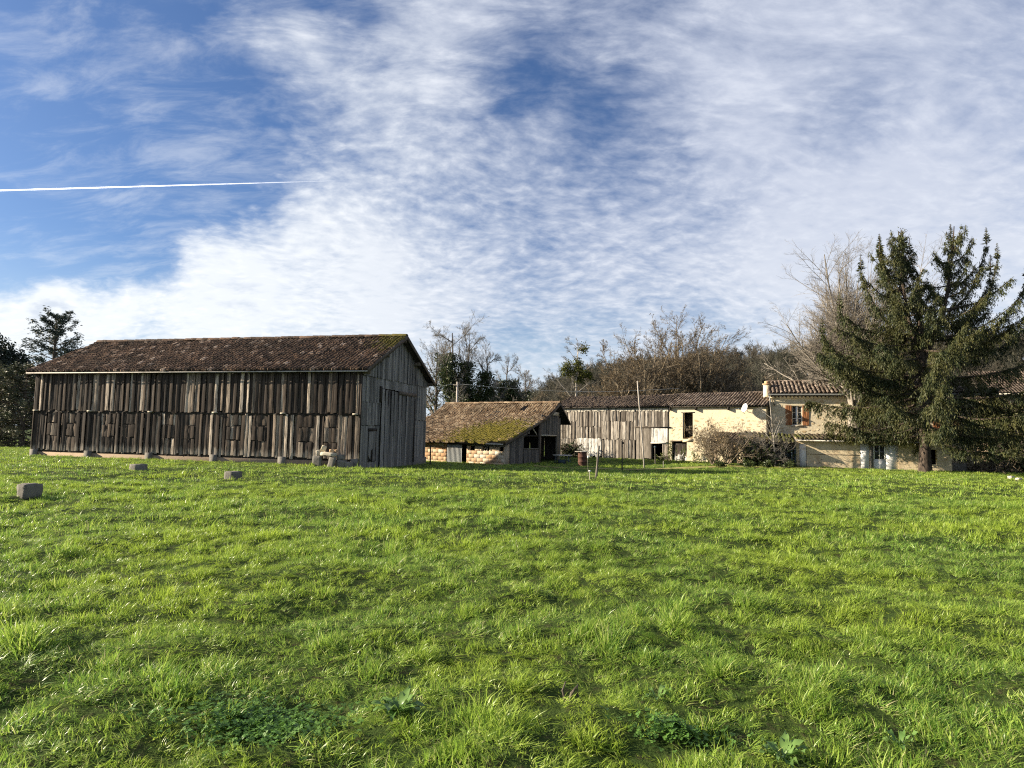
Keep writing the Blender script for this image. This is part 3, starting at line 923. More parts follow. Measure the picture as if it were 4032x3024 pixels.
MB().box(-0.95, 0.2, -0.5, -0.42, 1.12, 1.19).build('eave_board', M['pale_board'], sroof)
for (a, za), (b, zb) in zip(prof[:-1], prof[1:]):
    V = [(X1, a, za - .12), (X1 + .03, a, za - .12), (X1 + .03, b, zb - .12), (X1, b, zb - .12), (X1, a, za + .02), (X1 + .03, a, za + .02), (X1 + .03, b, zb + .02), (X1, b, zb + .02)]
    MB().add(V, BOXF).build('barge_board', M['beam'], sroof)
    V = [(x - X1 + X0 - .03, y, z) for x, y, z in V]
    MB().add(V, BOXF).build('barge_board', M['beam'], sroof)

# ================================================================== long building: timber barn and stone barn
LO, LY = (18.08, 46.2, 0), -0.593


def stones(wall, x0, x1, z0, z1, n, y, holes, mats, seed, face='front', dens=None):
    """irregular rubble showing through worn render, each stone a piece of the wall"""
    r = np.random.default_rng(seed)
    ms = []
    for s in range(8):
        k = r.integers(6, 9)
        a = np.sort(r.uniform(0, 2 * np.pi, k) * 0.35 + np.arange(k) * 2 * np.pi / k)
        rr = r.uniform(0.38, 0.52, k)
        P = np.stack([np.cos(a) * rr, np.zeros(k), np.sin(a) * rr], 1)
        Vv = np.concatenate([P * [0.78, 1, 0.78] + [0, -1.0, 0], P + [0, -0.5, 0], P + [0, 0.6, 0]])
        F = [np.arange(k)[None, :]]
        q = []
        for l in (0, 1):
            for i in range(k):
                j = (i + 1) % k
                q.append([l * k + i, (l + 1) * k + i, (l + 1) * k + j, l * k + j])
        ms.append(np_mesh('stone', Vv, [np.arange(k)[None, ::1], np.array(q)], M[mats[s % len(mats)]]))
    placed_ = []
    tries = 0
    while len(placed_) < n and tries < n * 30:
        tries += 1
        sx, sz = r.uniform(0.16, 0.42), r.uniform(0.10, 0.22)
        x, z = r.uniform(x0 + .2, x1 - .2), r.uniform(z0 + .1, z1 - .1)
        if dens is not None and r.random() > dens(x, z):
            continue
        if any(h[0] - sx / 2 - .03 < x < h[1] + sx / 2 + .03 and h[2] - sz / 2 - .03 < z < h[3] + sz / 2 + .03 for h in holes):
            continue
        if any(abs(x - a) < (sx + c) * 0.5 and abs(z - b) < (sz + d) * 0.5 for a, b, c, d in placed_):
            continue
        placed_.append((x, z, sx, sz))
        ob('stone', ms[r.integers(8)], wall, (x, y, z), (0, R(r.normal(0, 7)), 0), scale=(sx, 0.014, sz))


tim = thing('timber_barn', 'long low barn of silvery vertical boards adjoining the stone barn', 'barn', LO, LY)
TM = placed(tim)
TX0, TX1, DEP = -16.95, -7.17, 6.0
EZ, RZ2, RY = 4.14, 5.20, 3.0
DH = (-8.5, -7.68, -0.3, 1.25)
mb = MB()
wall_holes(mb, TX0, TX1, -0.4, EZ - 0.05, 0.04, 0.10, [DH])
mb.add([(TX0, 0.1, -.4), (TX0, DEP, -.4), (TX0, DEP, 4.1), (TX0, RY, 5.05), (TX0, 0.1, 4.1)], np.array([[4, 3, 2, 1, 0]]))
wall_holes(mb, TX0, TX1, -0.4, 4.1, DEP - .1, DEP, [])
mb.build('inner_wall', M['dark_wood'], tim)  # dark backing gives the gaps between boards their shade by colour
PB = dict(relief=0.03, jb=0.03, tilt=4.0, w=0.135)
for x0, x1, z0, z1, ps in ((-16.95, -15.05, 2.98, 4.0, 0.0), (-16.95, -15.05, 1.5, 3.02, 0.03), (-16.95, -15.1, -0.1, 1.5, 0.035),
                          (-15.05, -12.85, 2.5, 4.0, 0.0), (-15.05, -12.85, 1.58, 2.54, 0.03),
                          (-12.85, -9.9, 2.98, 4.0, 0.0), (-12.85, -9.9, 1.5, 3.02, 0.02), (-12.8, -9.95, 0.02, 1.5, 0.035),
                          (-9.85, -7.2, 2.52, 4.0, 0.0), (-7.68, -7.2, 0.3, 1.25, 0.02)):
    planking(tim, 'grey_board', x0, x1, z0, z1, PB['w'], pos=ps, relief=0.035, jb=0.035, tilt=5)
planking(tim, 'pale_board', TX0, TX1 - .02, 3.78, 4.12, 0.16, pos=-0.035, relief=0.03, jb=0.05, tilt=3, name='fringe_board')  # paler than the boards below: sunlight on the top fringe put into colour
for a, b in ((-15.12, -14.02), (-14.0, -12.88)):
    d = ob('door', MB().box(a, b, 0.0, 0.03, 0.05, 1.5).mesh('door_back', M['dark_wood']), tim)
    d['label'] = 'whitewashed low double door leaf'
    planking(d, 'washed_board', a, b, 0.08, 1.55, 0.18, pos=-0.01, relief=0.012, tilt=1.5)
d = ob('door', MB().box(-9.85, -8.58, 0.0, 0.03, 0.0, 2.45).mesh('door_back', M['dark_wood']), tim)
planking(d, 'grey_board', -9.82, -8.58, 0.02, 2.46, 0.2, pos=-0.01, relief=0.014, tilt=1.5)
d = ob('door_panel', MB().box(-8.56, -7.25, 0.0, 0.03, 1.32, 2.45).mesh('door_back', M['dark_wood']), tim)
planking(d, 'washed_board', -8.56, -7.25, 1.3, 2.46, 0.2, pos=-0.01, relief=0.014, tilt=1.5)
MB().box(-9.95, -7.0, -0.09, -0.03, 2.48, 2.56).build('door_track', M['beam'], tim)
MB().box(-8.62, -7.2, -0.05, 0.0, 1.25, 1.33).build('door_lintel', M['pale_board'], tim)
MB().box(-8.5, -7.25, 0.2, 0.26, 0.18, 0.26).build('threshold_rail', M['post_wood'], tim)
mb = MB()
for s in (0, 1):
    ya, yb = (-0.3, RY) if s == 0 else (DEP + .3, RY)
    V = [(TX0 - .3, ya, EZ - .02), (TX1, ya, EZ - .02), (TX1, yb, RZ2 - .04), (TX0 - .3, yb, RZ2 - .1)]
    V += [(x, y, z - 0.08) for x, y, z in V]
    f = np.array([[0, 1, 2, 3], [7, 6, 5, 4], [0, 4, 5, 1], [1, 5, 6, 2], [3, 2, 6, 7], [0, 3, 7, 4]])
    mb.add(V, f if s == 0 else f[:, ::-1])
troof = mb.build('roof', M['dark_wood'], tim)
ct = [canal_tile('roof_tile', M['dark_canal'], i) for i in range(3)]
sg3 = lambda u, v: -0.10 * math.sin(math.pi * min(1, u * 1.1)) * (0.4 + v * 0.6) + 0.03 * math.sin(u * 31 + v * 3)
LL = math.hypot(RY + .3, RZ2 - EZ)
lay_tiles(troof, TM, (TX0 - .3, -.36, EZ + .02), (1, 0, 0), (0, RY + .3, RZ2 - EZ), TX1 - TX0 + .3, LL, 0.215, 0.33, ct, 300, zs=0.19, jit=3.0, sag=sg3)
ridge_tiles(troof, (TX0 - .3, RY, RZ2 - .06), (TX1 - 4.5, RY, RZ2 - .10), M['canal_tile'], 0.14, 0.42)
ridge_tiles(troof, (TX1 - 4.5, RY, RZ2 - .10), (TX1, RY, RZ2 + .05), M['canal_tile'], 0.14, 0.42)

sto = thing('stone_barn', 'cream rendered stone barn with tall dark loft opening beside the silvery boards', 'barn', LO, LY)
STM = placed(sto)
SX0 = -7.16
WIN = (-6.07, -5.29, 1.66, 3.64)
LOW = (-6.95, -5.75, -0.3, 1.45)
mb = MB()
wall_holes(mb, SX0, 0, -0.5, EZ - .02, 0.0, 0.45, [WIN, LOW])
wall_holes(mb, 0.45, DEP, -0.5, EZ - .02, -0.0, -0.45, [], 'side')
wall_holes(mb, SX0, 0, -0.5, EZ - .02, DEP, DEP - .4, [])
mb.add([(SX0, 0, EZ - .02), (SX0, RY, RZ2 - .08), (SX0, DEP, EZ - .02)], np.array([[0, 1, 2]]))
mb.add([(0, 0, EZ - .02), (0, RY, RZ2 - .08), (0, DEP, EZ - .02)], np.array([[2, 1, 0]]))
sw = mb.build('wall', M['plaster'], sto)
stones(sw, SX0, 0, 0.0, 3.4, 170, 0.0, [WIN, LOW], ('stone', 'plaster', 'stone'), 5, dens=lambda x, z: 0.25 + 0.75 * (vn(x * 0.9 + 4, z * 1.1) > -0.1))
MB().box(WIN[0] - .12, WIN[1] + .14, -0.03, 0.1, WIN[3], WIN[3] + .06).build('lintel', M['post_wood'], sto)
V = [(WIN[0], -0.03, 1.5), (WIN[1], -0.03, 1.66), (WIN[1], 0.4, 1.92), (WIN[0], 0.4, 1.72), (WIN[0], -0.03, 1.42), (WIN[1], -0.03, 1.45), (WIN[1], 0.4, 1.5), (WIN[0], 0.4, 1.5)]
MB().add(V, BOXF[:, ::-1]).build('sill', M['ext_plaster'], sto)
MB().box(LOW[0] - .05, LOW[1] + .25, -0.02, 0.1, LOW[3], LOW[3] + .07).build('lintel', M['beam'], sto)
MB().box(WIN[0] - .02, WIN[0] + .08, .02, 0.12, 1.7, 3.62).build('jamb_board', M['shed_wood'], sto)
MB().box(-6.9, -4.5, 0.9, 0.95, 1.5, 4.0).build('dark_screen', M['dark_wood'], sto)  # dark sheet added so the loft opening looks unlit
d = ob('low_door', MB().box(-6.78, -5.8, .16, .19, -0.1, 1.3).mesh('door_back', M['dark_wood']), sto)
planking(d, 'barn_wood', -6.78, -5.8, 0.35, 1.22, 0.16, pos=0.15, relief=0.012, jt=0.07)
planking(d, 'washed_board', -6.78, -5.8, -0.05, 0.42, 0.16, pos=0.15, relief=0.012, jt=0.12)
for x in (-5.0, -2.6, -7.0):
    MB().box(x - .05, x + .05, -0.26, 0.02, EZ - .32, EZ - .1).build('rafter_end', M['dark_wood'], sto)
mb = MB()
for s in (0, 1):
    ya, yb = (-0.24, RY) if s == 0 else (DEP + .3, RY)
    V = [(SX0, ya, EZ - .02), (.16, ya, EZ - .02), (.16, yb, RZ2 + .04), (SX0, yb, RZ2 - .0)]
    V += [(x, y, z - 0.08) for x, y, z in V]
    f = np.array([[0, 1, 2, 3], [7, 6, 5, 4], [0, 4, 5, 1], [1, 5, 6, 2], [3, 2, 6, 7], [0, 3, 7, 4]])
    mb.add(V, f if s == 0 else f[:, ::-1])
stroof = mb.build('roof', M['dark_wood'], sto)
ct2 = [canal_tile('roof_tile', M['canal_tile'], i + 5) for i in range(3)]
lay_tiles(stroof, STM, (SX0, -.30, EZ + .02), (1, 0, 0), (0, RY + .3, RZ2 - EZ + .06), -SX0 + .16, LL, 0.225, 0.36, ct2, 300, zs=0.21, jit=1.2, sag=lambda u, v: 0.02 * math.sin(u * 12))
ridge_tiles(stroof, (SX0, RY, RZ2 + .05), (.16, RY, RZ2 + .10), M['canal_tile'], 0.14, 0.42)
ch = MB().box(-0.55, -0.12, 1.6, 2.1, 4.3, 5.75).build('chimney', M['plaster'], sto)
MB().box(-0.60, -0.07, 1.55, 2.15, 5.75, 5.83).build('chimney_cap', M['brick'], ch)
MB().box(-0.48, -0.19, 1.67, 2.03, 5.83, 6.02).build('chimney_pot', M['brick'], ch)
# lean-to roof against the stone barn behind the shrubs
lt = MB()
V = [(-3.6, -2.0, 1.62), (0.25, -2.0, 1.62), (0.25, -0.01, 2.12), (-3.6, -0.01, 2.12)]
V += [(x, y, z - .08) for x, y, z in V]
lt.add(V, np.array([[0, 1, 2, 3], [7, 6, 5, 4], [0, 4, 5, 1], [1, 5, 6, 2], [0, 3, 7, 4]]))
lr = lt.build('lean_to_roof', M['dark_wood'], sto)
ct3 = [canal_tile('lean_to_tile', M['dark_canal'], i + 12) for i in range(2)]
lay_tiles(lr, STM, (-3.6, -2.03, 1.64), (1, 0, 0), (0, 1.99, .5), 3.85, 2.05, 0.22, 0.36, ct3, 100, 'lean_to_tile', zs=0.2, jit=2)
mb = MB()
wall_holes(mb, -3.4, 0.1, -0.4, 1.55, -1.8, -1.55, [(-3.0, -2.2, -0.4, 1.1), (-1.5, -0.6, 0.3, 1.1)])
lw = mb.build('lean_to_wall', M['plinth'], sto)
for x in (-3.5, -1.9, 0.05):
    MB().box(x - .06, x + .06, -1.95, -1.82, -.3, 1.58).build('lean_to_post', M['post_wood'], sto)

# ================================================================== farmhouse with its front extension
house = thing('farmhouse', 'two storey cream farmhouse with orange brown shutters, canal tile roof and white door', 'house', (18.5, 46.6, 0), -0.34)
HM = placed(house)
HXL, HD, HEZ = 12.5, 7.0, 4.86
HW = [(1.46, 2.12, 2.78, 4.16), (10.5, 11.2, 2.7, 3.9)]
mb = MB()
wall_holes(mb, 0, HXL, -0.5, HEZ, 0.0, 0.45, HW)
wall_holes(mb, 0.45, HD, -0.5, HEZ, 0.0, 0.45, [], 'side')
wall_holes(mb, 0.45, HD, -0.5, HEZ, HXL, HXL - 0.45, [], 'side')
wall_holes(mb, 0, HXL, -0.5, HEZ, HD, HD - .4, [])
HRY, HRZ = 3.3, 6.08
mb.add([(0, 0, HEZ), (0, HRY, HRZ - .1), (0, HD, HEZ)], np.array([[0, 1, 2]]))
hw = mb.build('wall', M['plaster'], house)
stones(hw, 0, 9.5, 2.2, 4.7, 130, 0.0, [(1.0, 2.6, 2.6, 4.3)], ('stone', 'plaster', 'stone'), 8, dens=lambda x, z: 0.3 + 0.7 * (vn(x * 0.8 + 14, z * 1.0) > -0.1))


def casement(parent, x0, x1, z0, z1, y, shut=0.42):
    fr = MB()
    t = 0.05
    fr.box(x0, x0 + t, y, y + .06, z0, z1).box(x1 - t, x1, y, y + .06, z0, z1).box(x0 + t, x1 - t, y, y + .06, z1 - t, z1).box(x0 + t, x1 - t, y, y + .06, z0, z0 + t)
    m = (x0 + x1) / 2
    fr.box(m - 0.075, m + 0.075, y - .012, y + .05, z0 + t, z1 - t)
    for k in (1, 2):
        z = z0 + (z1 - z0) * k / 3
        fr.box(x0 + t, m - .075, y + .01, y + .05, z - .02, z + .02)
        fr.box(m + .075, x1 - t, y + .01, y + .05, z - .02, z + .02)
    w = fr.build('window', M['white_paint'], parent)
    for k in range(3):
        za, zb = z0 + (z1 - z0) * k / 3 + .025, z0 + (z1 - z0) * (k + 1) / 3 - .025
        for a, b in ((x0 + t, m - .08), (m + .08, x1 - t)):
            MB().box(a, b, y + .025, y + .035, za, zb).build('pane', M['glass'], w)
    for a, b in ((x0 - shut - .01, x0 - .01), (x1 + .01, x1 + shut + .01)):
        s = MB().box(a, b, -0.035, -0.012, z0 + .12, z0 + .24).box(a, b, -0.035, -0.012, z1 - .24, z1 - .12).build('shutter', M['shutter_wood'], parent)
        planking(s, 'shutter_wood', a, b, z0, z1 + .02, 0.11, pos=-0.04, relief=0.006, jb=0, jt=0, tilt=0.8)
    MB().box(x0 - .08, x1 + .08, -.07, .1, z0 - .1, z0 - .005).build('window_sill', M['pale_stone'], parent)


casement(house, 1.46, 2.12, 2.78, 4.16, 0.14)
casement(house, 10.5, 11.2, 2.7, 3.9, 0.14)
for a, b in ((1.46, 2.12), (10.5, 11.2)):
    MB().box(a, b, 0.5, 0.52, 2.6, 4.3).build('black_backing', M['black'], house)  # black sheet stands in for the unlit room behind each window
mb = MB()
for s in (0, 1):
    ya, yb = (-0.3, HRY) if s == 0 else (HD + .3, HRY)
    V = [(-0.12, ya, HEZ + .12), (HXL + .15, ya, HEZ + .12), (HXL + .15, yb, HRZ + .02), (-.12, yb, HRZ + .02)]
    V += [(x, y, z - 0.08) for x, y, z in V]
    f = np.array([[0, 1, 2, 3], [7, 6, 5, 4], [0, 4, 5, 1], [1, 5, 6, 2], [3, 2, 6, 7], [0, 3, 7, 4]])
    mb.add(V, f if s == 0 else f[:, ::-1])
hroof = mb.build('roof', M['dark_wood'], house)
ct4 = [canal_tile('roof_tile', M['canal_tile'], i + 21) for i in range(3)]
lay_tiles(hroof, HM, (-.15, -.34, HEZ + .14), (1, 0, 0), (0, HRY + .3, HRZ - HEZ - .1), HXL + .3, math.hypot(HRY + .3, HRZ - HEZ - .1), 0.27, 0.40, ct4, 300, zs=0.25, jit=1.5, sag=lambda u, v: 0.015 * math.sin(u * 19))
ridge_tiles(hroof, (-.14, HRY, HRZ + .10), (HXL + .15, HRY, HRZ + .10), M['canal_tile'], 0.15, 0.42)
# row of clay ends under the eave, gutter, downpipe
cor = MB().box(0, HXL, -0.16, -0.005, HEZ - .08, HEZ - .01).box(0, HXL, -.10, -.005, HEZ - .16, HEZ - .09).build('cornice', M['plaster'], house)
ce = MB()
ce.tube([(0, -.2, 0), (0, 0.0, 0)], 0.07, 6)
cem = ce.mesh('cornice_tile', M['canal_tile'])
for k in range(50):
    ob('cornice_tile', cem, cor, (0.1 + k * 0.25, -0.02, HEZ - 0.045))
gt_ = MB()
gp = [(-.07, .02), (-.07, -.05), (-.03, -.085), (.03, -.085), (.07, -.05), (.07, .02)]
V = [(x, -.37 + a, HEZ + .09 + b) for x in (-.15, HXL + .15) for a, b in gp]
gt_.add(V, np.array([[i, i + 1, 7 + i, 6 + i] for i in range(5)]))
gt_.build('gutter', M['zinc'], house)
MB().tube([(-.05, -.37, HEZ), (0.03, -.12, HEZ - .28), (0.05, -.06, HEZ - .5), (0.05, -.06, 2.2)], 0.045, 8).build('downpipe', M['zinc'], house)
MB().tube([(0.12, -.03, HEZ - .2), (.2, -.12, HEZ - .45), (.34, -.14, HEZ - .7)], 0.03, 6).build('bracket', M['dark_wood'], house)
# extension
EY = -3.4
EH = [(1.62, 2.08, -.1, 1.5), (5.20, 5.72, -.1, 1.6), (5.93, 7.34, -.1, 1.62), (9.0, 9.4, 0.4, 1.3)]
mb = MB()
wall_holes(mb, 1.45, 10.2, -0.5, 1.76, EY, EY + .3, EH)
wall_holes(mb, EY + .3, -0.005, -0.5, 1.9, 1.45, 1.75, [], 'side')
wall_holes(mb, EY + .3, -0.005, -0.5, 1.9, 10.2, 9.9, [], 'side')
ex = mb.build('extension', M['ext_plaster'], house)
stones(ex, 2.1, 9.6, 0.1, 0.8, 26, EY, EH, ('ext_plaster', 'stone'), 11)
MB().box(2.12, 5.15, EY - .012, EY - .002, 0.82, 0.86).build('string_course', M['plinth'], ex)
MB().box(1.64, 2.06, EY + .03, EY + .07, -.1, 1.48).build('white_panel', M['white_paint'], ex)
MB().box(5.22, 5.70, EY - .01, EY + .05, -.1, 1.58).build('white_panel', M['white_paint'], ex)
dg = MB()
dg.box(5.95, 6.65, EY + .06, EY + .10, -.1, .62).box(6.65, 7.32, EY + .06, EY + .10, -.1, 1.6).box(5.95, 6.03, EY + .06, EY + .10, .62, 1.6).box(6.56, 6.65, EY + .06, EY + .10, .62, 1.6).box(6.27, 6.32, EY + .06, EY + .10, .62, 1.6).box(6.03, 6.56, EY + .06, EY + .10, 1.5, 1.6)
dd = dg.build('door', M['white_paint'], house)
MB().box(6.03, 6.27, EY + .075, EY + .085, .62, 1.5).build('pane', M['glass'], dd)
MB().box(6.32, 6.56, EY + .075, EY + .085, .62, 1.5).build('pane', M['glass'], dd)
MB().box(7.22, 7.26, EY + .02, EY + .06, .75, .88).build('handle', M['zinc'], dd)
MB().box(5.74, 5.92, EY - .03, EY + .01, -.2, 1.7).build('door_post', M['concrete'], ex)
MB().box(1.5, 10.1, EY + .4, EY + .45, -.2, 1.7).build('black_backing', M['black'], ex)  # black sheet gives the extension openings their shade
lt = MB()
V = [(-1.6, EY - .5, 1.66), (1.4, EY - .36, 1.74), (1.4, -0.01, 2.16), (-1.6, -.01, 2.24)]
V += [(x, y, z - .08) for x, y, z in V]
LF = np.array([[0, 1, 2, 3], [7, 6, 5, 4], [0, 4, 5, 1], [1, 5, 6, 2], [3, 2, 6, 7], [0, 3, 7, 4]])
V = [(1.4, EY - .36, 1.76), (10.5, EY - .36, 1.78), (10.5, -0.01, 2.12), (1.4, -.01, 2.12)]
V += [(x, y, z - .06) for x, y, z in V]
er = MB().add(V, LF).build('extension_roof', M['beam'], house)
ct5 = [canal_tile('extension_tile', M['moss_tile'], i + 31) for i in range(2)]
lay_tiles(er, HM, (1.4, EY - .39, 1.79), (1, 0, 0), (0, 3.99, .35), 9.1, 4.0, 0.25, 0.5, ct5, 36, 'extension_tile', zs=0.18, jit=2)
MB().box(1.4, 10.5, EY - .40, EY - .37, 1.68, 1.76).build('eave_board', M['fascia'], er)

# mossy roofed open store left of the extension
store = thing('open_store', 'dark open lean-to store with shelves and mossy roof left of the farmhouse extension', 'lean-to', (18.5, 46.6, 0), -0.34)
V = [(-1.7, EY - .75, 1.60), (1.38, EY - .75, 1.42), (1.38, -0.2, 2.12), (-1.7, -.2, 2.14)]
V += [(x, y, z - .08) for x, y, z in V]
sr = MB().add(V, LF).build('roof', M['beam'], store)
ct6 = [canal_tile('store_tile', M['moss_tile'], i + 41) for i in range(2)]
lay_tiles(sr, HM, (-1.7, EY - .78, 1.62), (1, 0, -.058), (0, 3.2, .62), 3.08, 3.25, 0.25, 0.45, ct6, 84, 'store_tile', zs=0.2, jit=3)
for x, y in ((0.5, EY - .5), (1.16, EY - .45), (-1.4, EY - .5), (1.36, EY - .4)):
    MB().box(x - .045, x + .045, y - .04, y + .04, -.3, 1.42).build('post', M['slate_blue'] if x > 1 else M['post_wood'], store)
MB().box(-1.5, 1.40, EY + .9, EY + .95, -.3, 1.7).build('back_boards', M['dark_wood'], store)
for z in (0.25, 0.62, 0.95):
    MB().box(0.56, 1.10, EY - .1, EY + .5, z, z + .05).build('shelf', M['slate_blue'], store)
for x0, x1, z0, z1 in ((0.6, 0.85, 0.3, 0.52), (0.8, 1.05, 0.67, 0.85), (0.62, .8, 1.0, 1.2), (0.62, 1.0, -0.1, 0.2)):
    MB().box(x0, x1, EY - .05, EY + .35, z0, z1).build('stored_crate', M['slate_blue'], store)
mb = MB()
mb.box(1.22, 1.36, EY - .32, EY - .28, -.2, 1.35)
mb.build('plank', M['dark_wood'], store)
MB().box(-1.6, .45, EY - .45, EY - .38, -.3, 1.1).build('side_boards', M['dark_wood'], store)

# satellite dish on the stone barn wall
c, s = math.cos(LY), math.sin(LY)
dl = Vector((LO[0] + c * -1.32 - s * -0.02, LO[1] + s * -1.32 + c * -0.02, 3.72))
dish = thing('satellite_dish', 'round white satellite dish on an arm under the stone barn eave', 'satellite dish', dl)
face = Vector((-0.93, -0.30, 0.30)).normalized()
q = face.to_track_quat('Z', 'Y').to_matrix().to_4x4()
ctr = Vector((-0.30, -0.42, 0.22))
V, F = [], []
nr, ns = 6, 24
for i in range(nr + 1):
    r_ = 0.32 * i / nr
    for j in range(ns):
        a = 2 * math.pi * j / ns
        V.append((r_ * math.cos(a) * 0.95, r_ * math.sin(a) * 1.05, 0.35 * r_ * r_))
for i in range(nr):
    for j in range(ns):
        F.append((i * ns + j, i * ns + (j + 1) % ns, (i + 1) * ns + (j + 1) % ns, (i + 1) * ns + j))
k = len(V)
V2 = [(x, y, z - 0.012) for x, y, z in V]
F2 = [tuple(k + i for i in f[::-1]) for f in F]
rim = [(nr * ns + j, nr * ns + (j + 1) % ns, k + nr * ns + (j + 1) % ns, k + nr * ns + j) for j in range(ns)]
ob('reflector', np_mesh('reflector', V + V2, np.array(F + F2 + rim), M['dish'], True), dish, M4=Matrix.Translation(ctr) @ q)
MB().tube([(0, 0, 0), (0, -.2, 0), tuple(ctr * 0.97)], 0.025, 8).build('wall_arm', M['zinc'], dish)
fe = ctr + face * 0.5 + Vector((0, 0, -0.22))
MB().tube([tuple(ctr + Vector((0, 0, -.42))), tuple(fe)], 0.015, 6).build('feed_arm', M['zinc'], dish)
MB().tube([tuple(fe - face * .06), tuple(fe + face * .06)], 0.045, 8).build('receiver', M['slate_blue'], dish)

# far right neighbour seen through the spruce, and the small house on the hill
nb = thing('outbuilding', 'brown roofed outbuilding half hidden behind the big spruce', 'outbuilding', (43.5, 59, 0), -0.2)
mb = MB()
wall_holes(mb, 0, 14, -.5, 6.2, 0, .4, [(2, 3, 3.2, 4.6), (7, 8, 3.2, 4.6)])
wall_holes(mb, .4, 7, -.5, 6.2, 0, .4, [], 'side')
mb.build('wall', M['plinth'], nb)
MB().box(0.5, 13.5, .6, .65, 0, 6).build('black_backing', M['black'], nb)  # black sheet in place of dim rooms behind the windows
V = [(-.4, -.5, 6.3), (14.4, -.5, 6.3), (14.4, 3.6, 8.6), (-.4, 3.6, 8.6)]
V += [(x, y, z - .1) for x, y, z in V]
nr_ = MB().add(V, LF).build('roof', M['dark_wood'], nb)
ct7 = [canal_tile('neighbour_tile', M['dark_canal'], 51)]
lay_tiles(nr_, placed(nb), (-.4, -.55, 6.33), (1, 0, 0), (0, 4.15, 2.33), 14.8, 4.75, 0.27, 0.5, ct7, 0, 'neighbour_tile', zs=.2)
MB().box(-.4, 14.4, -.62, -.56, 6.15, 6.3).build('eave_board', M['pale_board'], nb)
for x in (2, 7):
    MB().box(x + .02, x + .98, .15, .2, 3.22, 4.58).build('window', M['glass'], nb)

yw = thing('garden_wall', 'low yellow lichen covered wall under the spruce branches', 'wall', (27.95, 42.4, 0), -0.15)
ywb = MB().box(0, 1.9, 0, .3, -.3, 1.02).build('wall_body', M['ext_plaster'], yw)
stones(ywb, 0, 1.9, 0, 1.0, 14, 0.0, [], ('stone', 'ext_plaster'), 31)
MB().box(-.05, 1.95, -.04, .34, 1.02, 1.09).build('coping', M['pale_stone'], yw)


# ================================================================== trees
def kids(P, Rr, n, tr, ang, ln, k=4, up=0.0, wob=0.08, rr=0.6, tip=0.35, rg=rng, minlen=0.15, abslen=None, rmin=0.004):
    B, K, _ = P.shape
    idx = np.repeat(np.arange(B), n)
    N = len(idx)
    t = rg.uniform(tr[0], tr[1], N)
    f = t * (K - 1)
    i0 = np.minimum(f.astype(int), K - 2)
    w = (f - i0)[:, None]
    a, b = P[idx, i0], P[idx, i0 + 1]
    p = a * (1 - w) + b * w
    tan = (b - a) / (np.linalg.norm(b - a, axis=1, keepdims=True) + 1e-9)
    pl = np.linalg.norm(np.diff(P, axis=1), axis=2).sum(1)[idx]
    rad = (Rr[idx, i0] * (1 - w[:, 0]) + Rr[idx, i0 + 1] * w[:, 0]) * rr
    v = rg.normal(size=(N, 3))
    v -= (v * tan).sum(1, keepdims=True) * tan
    v /= np.linalg.norm(v, axis=1, keepdims=True) + 1e-9
    an = np.radians(rg.normal(ang[0], ang[1], N))[:, None]
    d = np.cos(an) * tan + np.sin(an) * v
    L = (pl * ln if abslen is None else abslen) * rg.uniform(0.65, 1.25, N) * (1 - 0.45 * (t - tr[0]) / (tr[1] - tr[0] + 1e-6))
    L = np.maximum(L, minlen)
    Q = np.empty((N, k, 3))
    Q[:, 0] = p
    for j in range(1, k):
        Q[:, j] = Q[:, j - 1] + d * (L / (k - 1))[:, None]
        d = d + rg.normal(0, wob, (N, 3)) + np.array([0, 0, up])
        d /= np.linalg.norm(d, axis=1, keepdims=True)
    R2 = np.maximum(rad, rmin)[:, None] * np.linspace(1, tip, k)[None, :]
    return Q, np.maximum(R2, rmin * 0.6)


def leaf_quads(P, size, mat, name, rg=rng, axis=None, aspect=0.55):
    N = len(P)
    size = np.broadcast_to(np.asarray(size, float), (N,))[:, None]
    a = rg.normal(size=(N, 3)) if axis is None else axis + rg.normal(0, 0.25, (N, 3))
    a /= np.linalg.norm(a, axis=1, keepdims=True) + 1e-9
    b = rg.normal(size=(N, 3))
    b -= (b * a).sum(1, keepdims=True) * a
    b /= np.linalg.norm(b, axis=1, keepdims=True) + 1e-9
    h = np.cross(a, b)
    V = np.stack([P, P + a * size * .5 + b * size * aspect * .5 + h * size * .08, P + a * size, P + a * size * .5 - b * size * aspect * .5 + h * size * .08], 1)
    return np_mesh(name, V.reshape(-1, 3), np.arange(N * 4).reshape(N, 4), mat)


def branch_mesh(sets, mat, name):
    mb = MB()
    for P, Rr, n in sets:
        V, F = tubes(P, Rr, n)
        mb.add(V, F)
    return mb.mesh(name, mat, True)


def along(P, n, jitter, rg):
    B, K, _ = P.shape
    i = rg.integers(0, B, n)
    f = rg.uniform(0, K - 1.001, n)
    j = f.astype(int)
    w = (f - j)[:, None]
    return P[i, j] * (1 - w) + P[i, j + 1] * w + rg.normal(0, jitter, (n, 3))


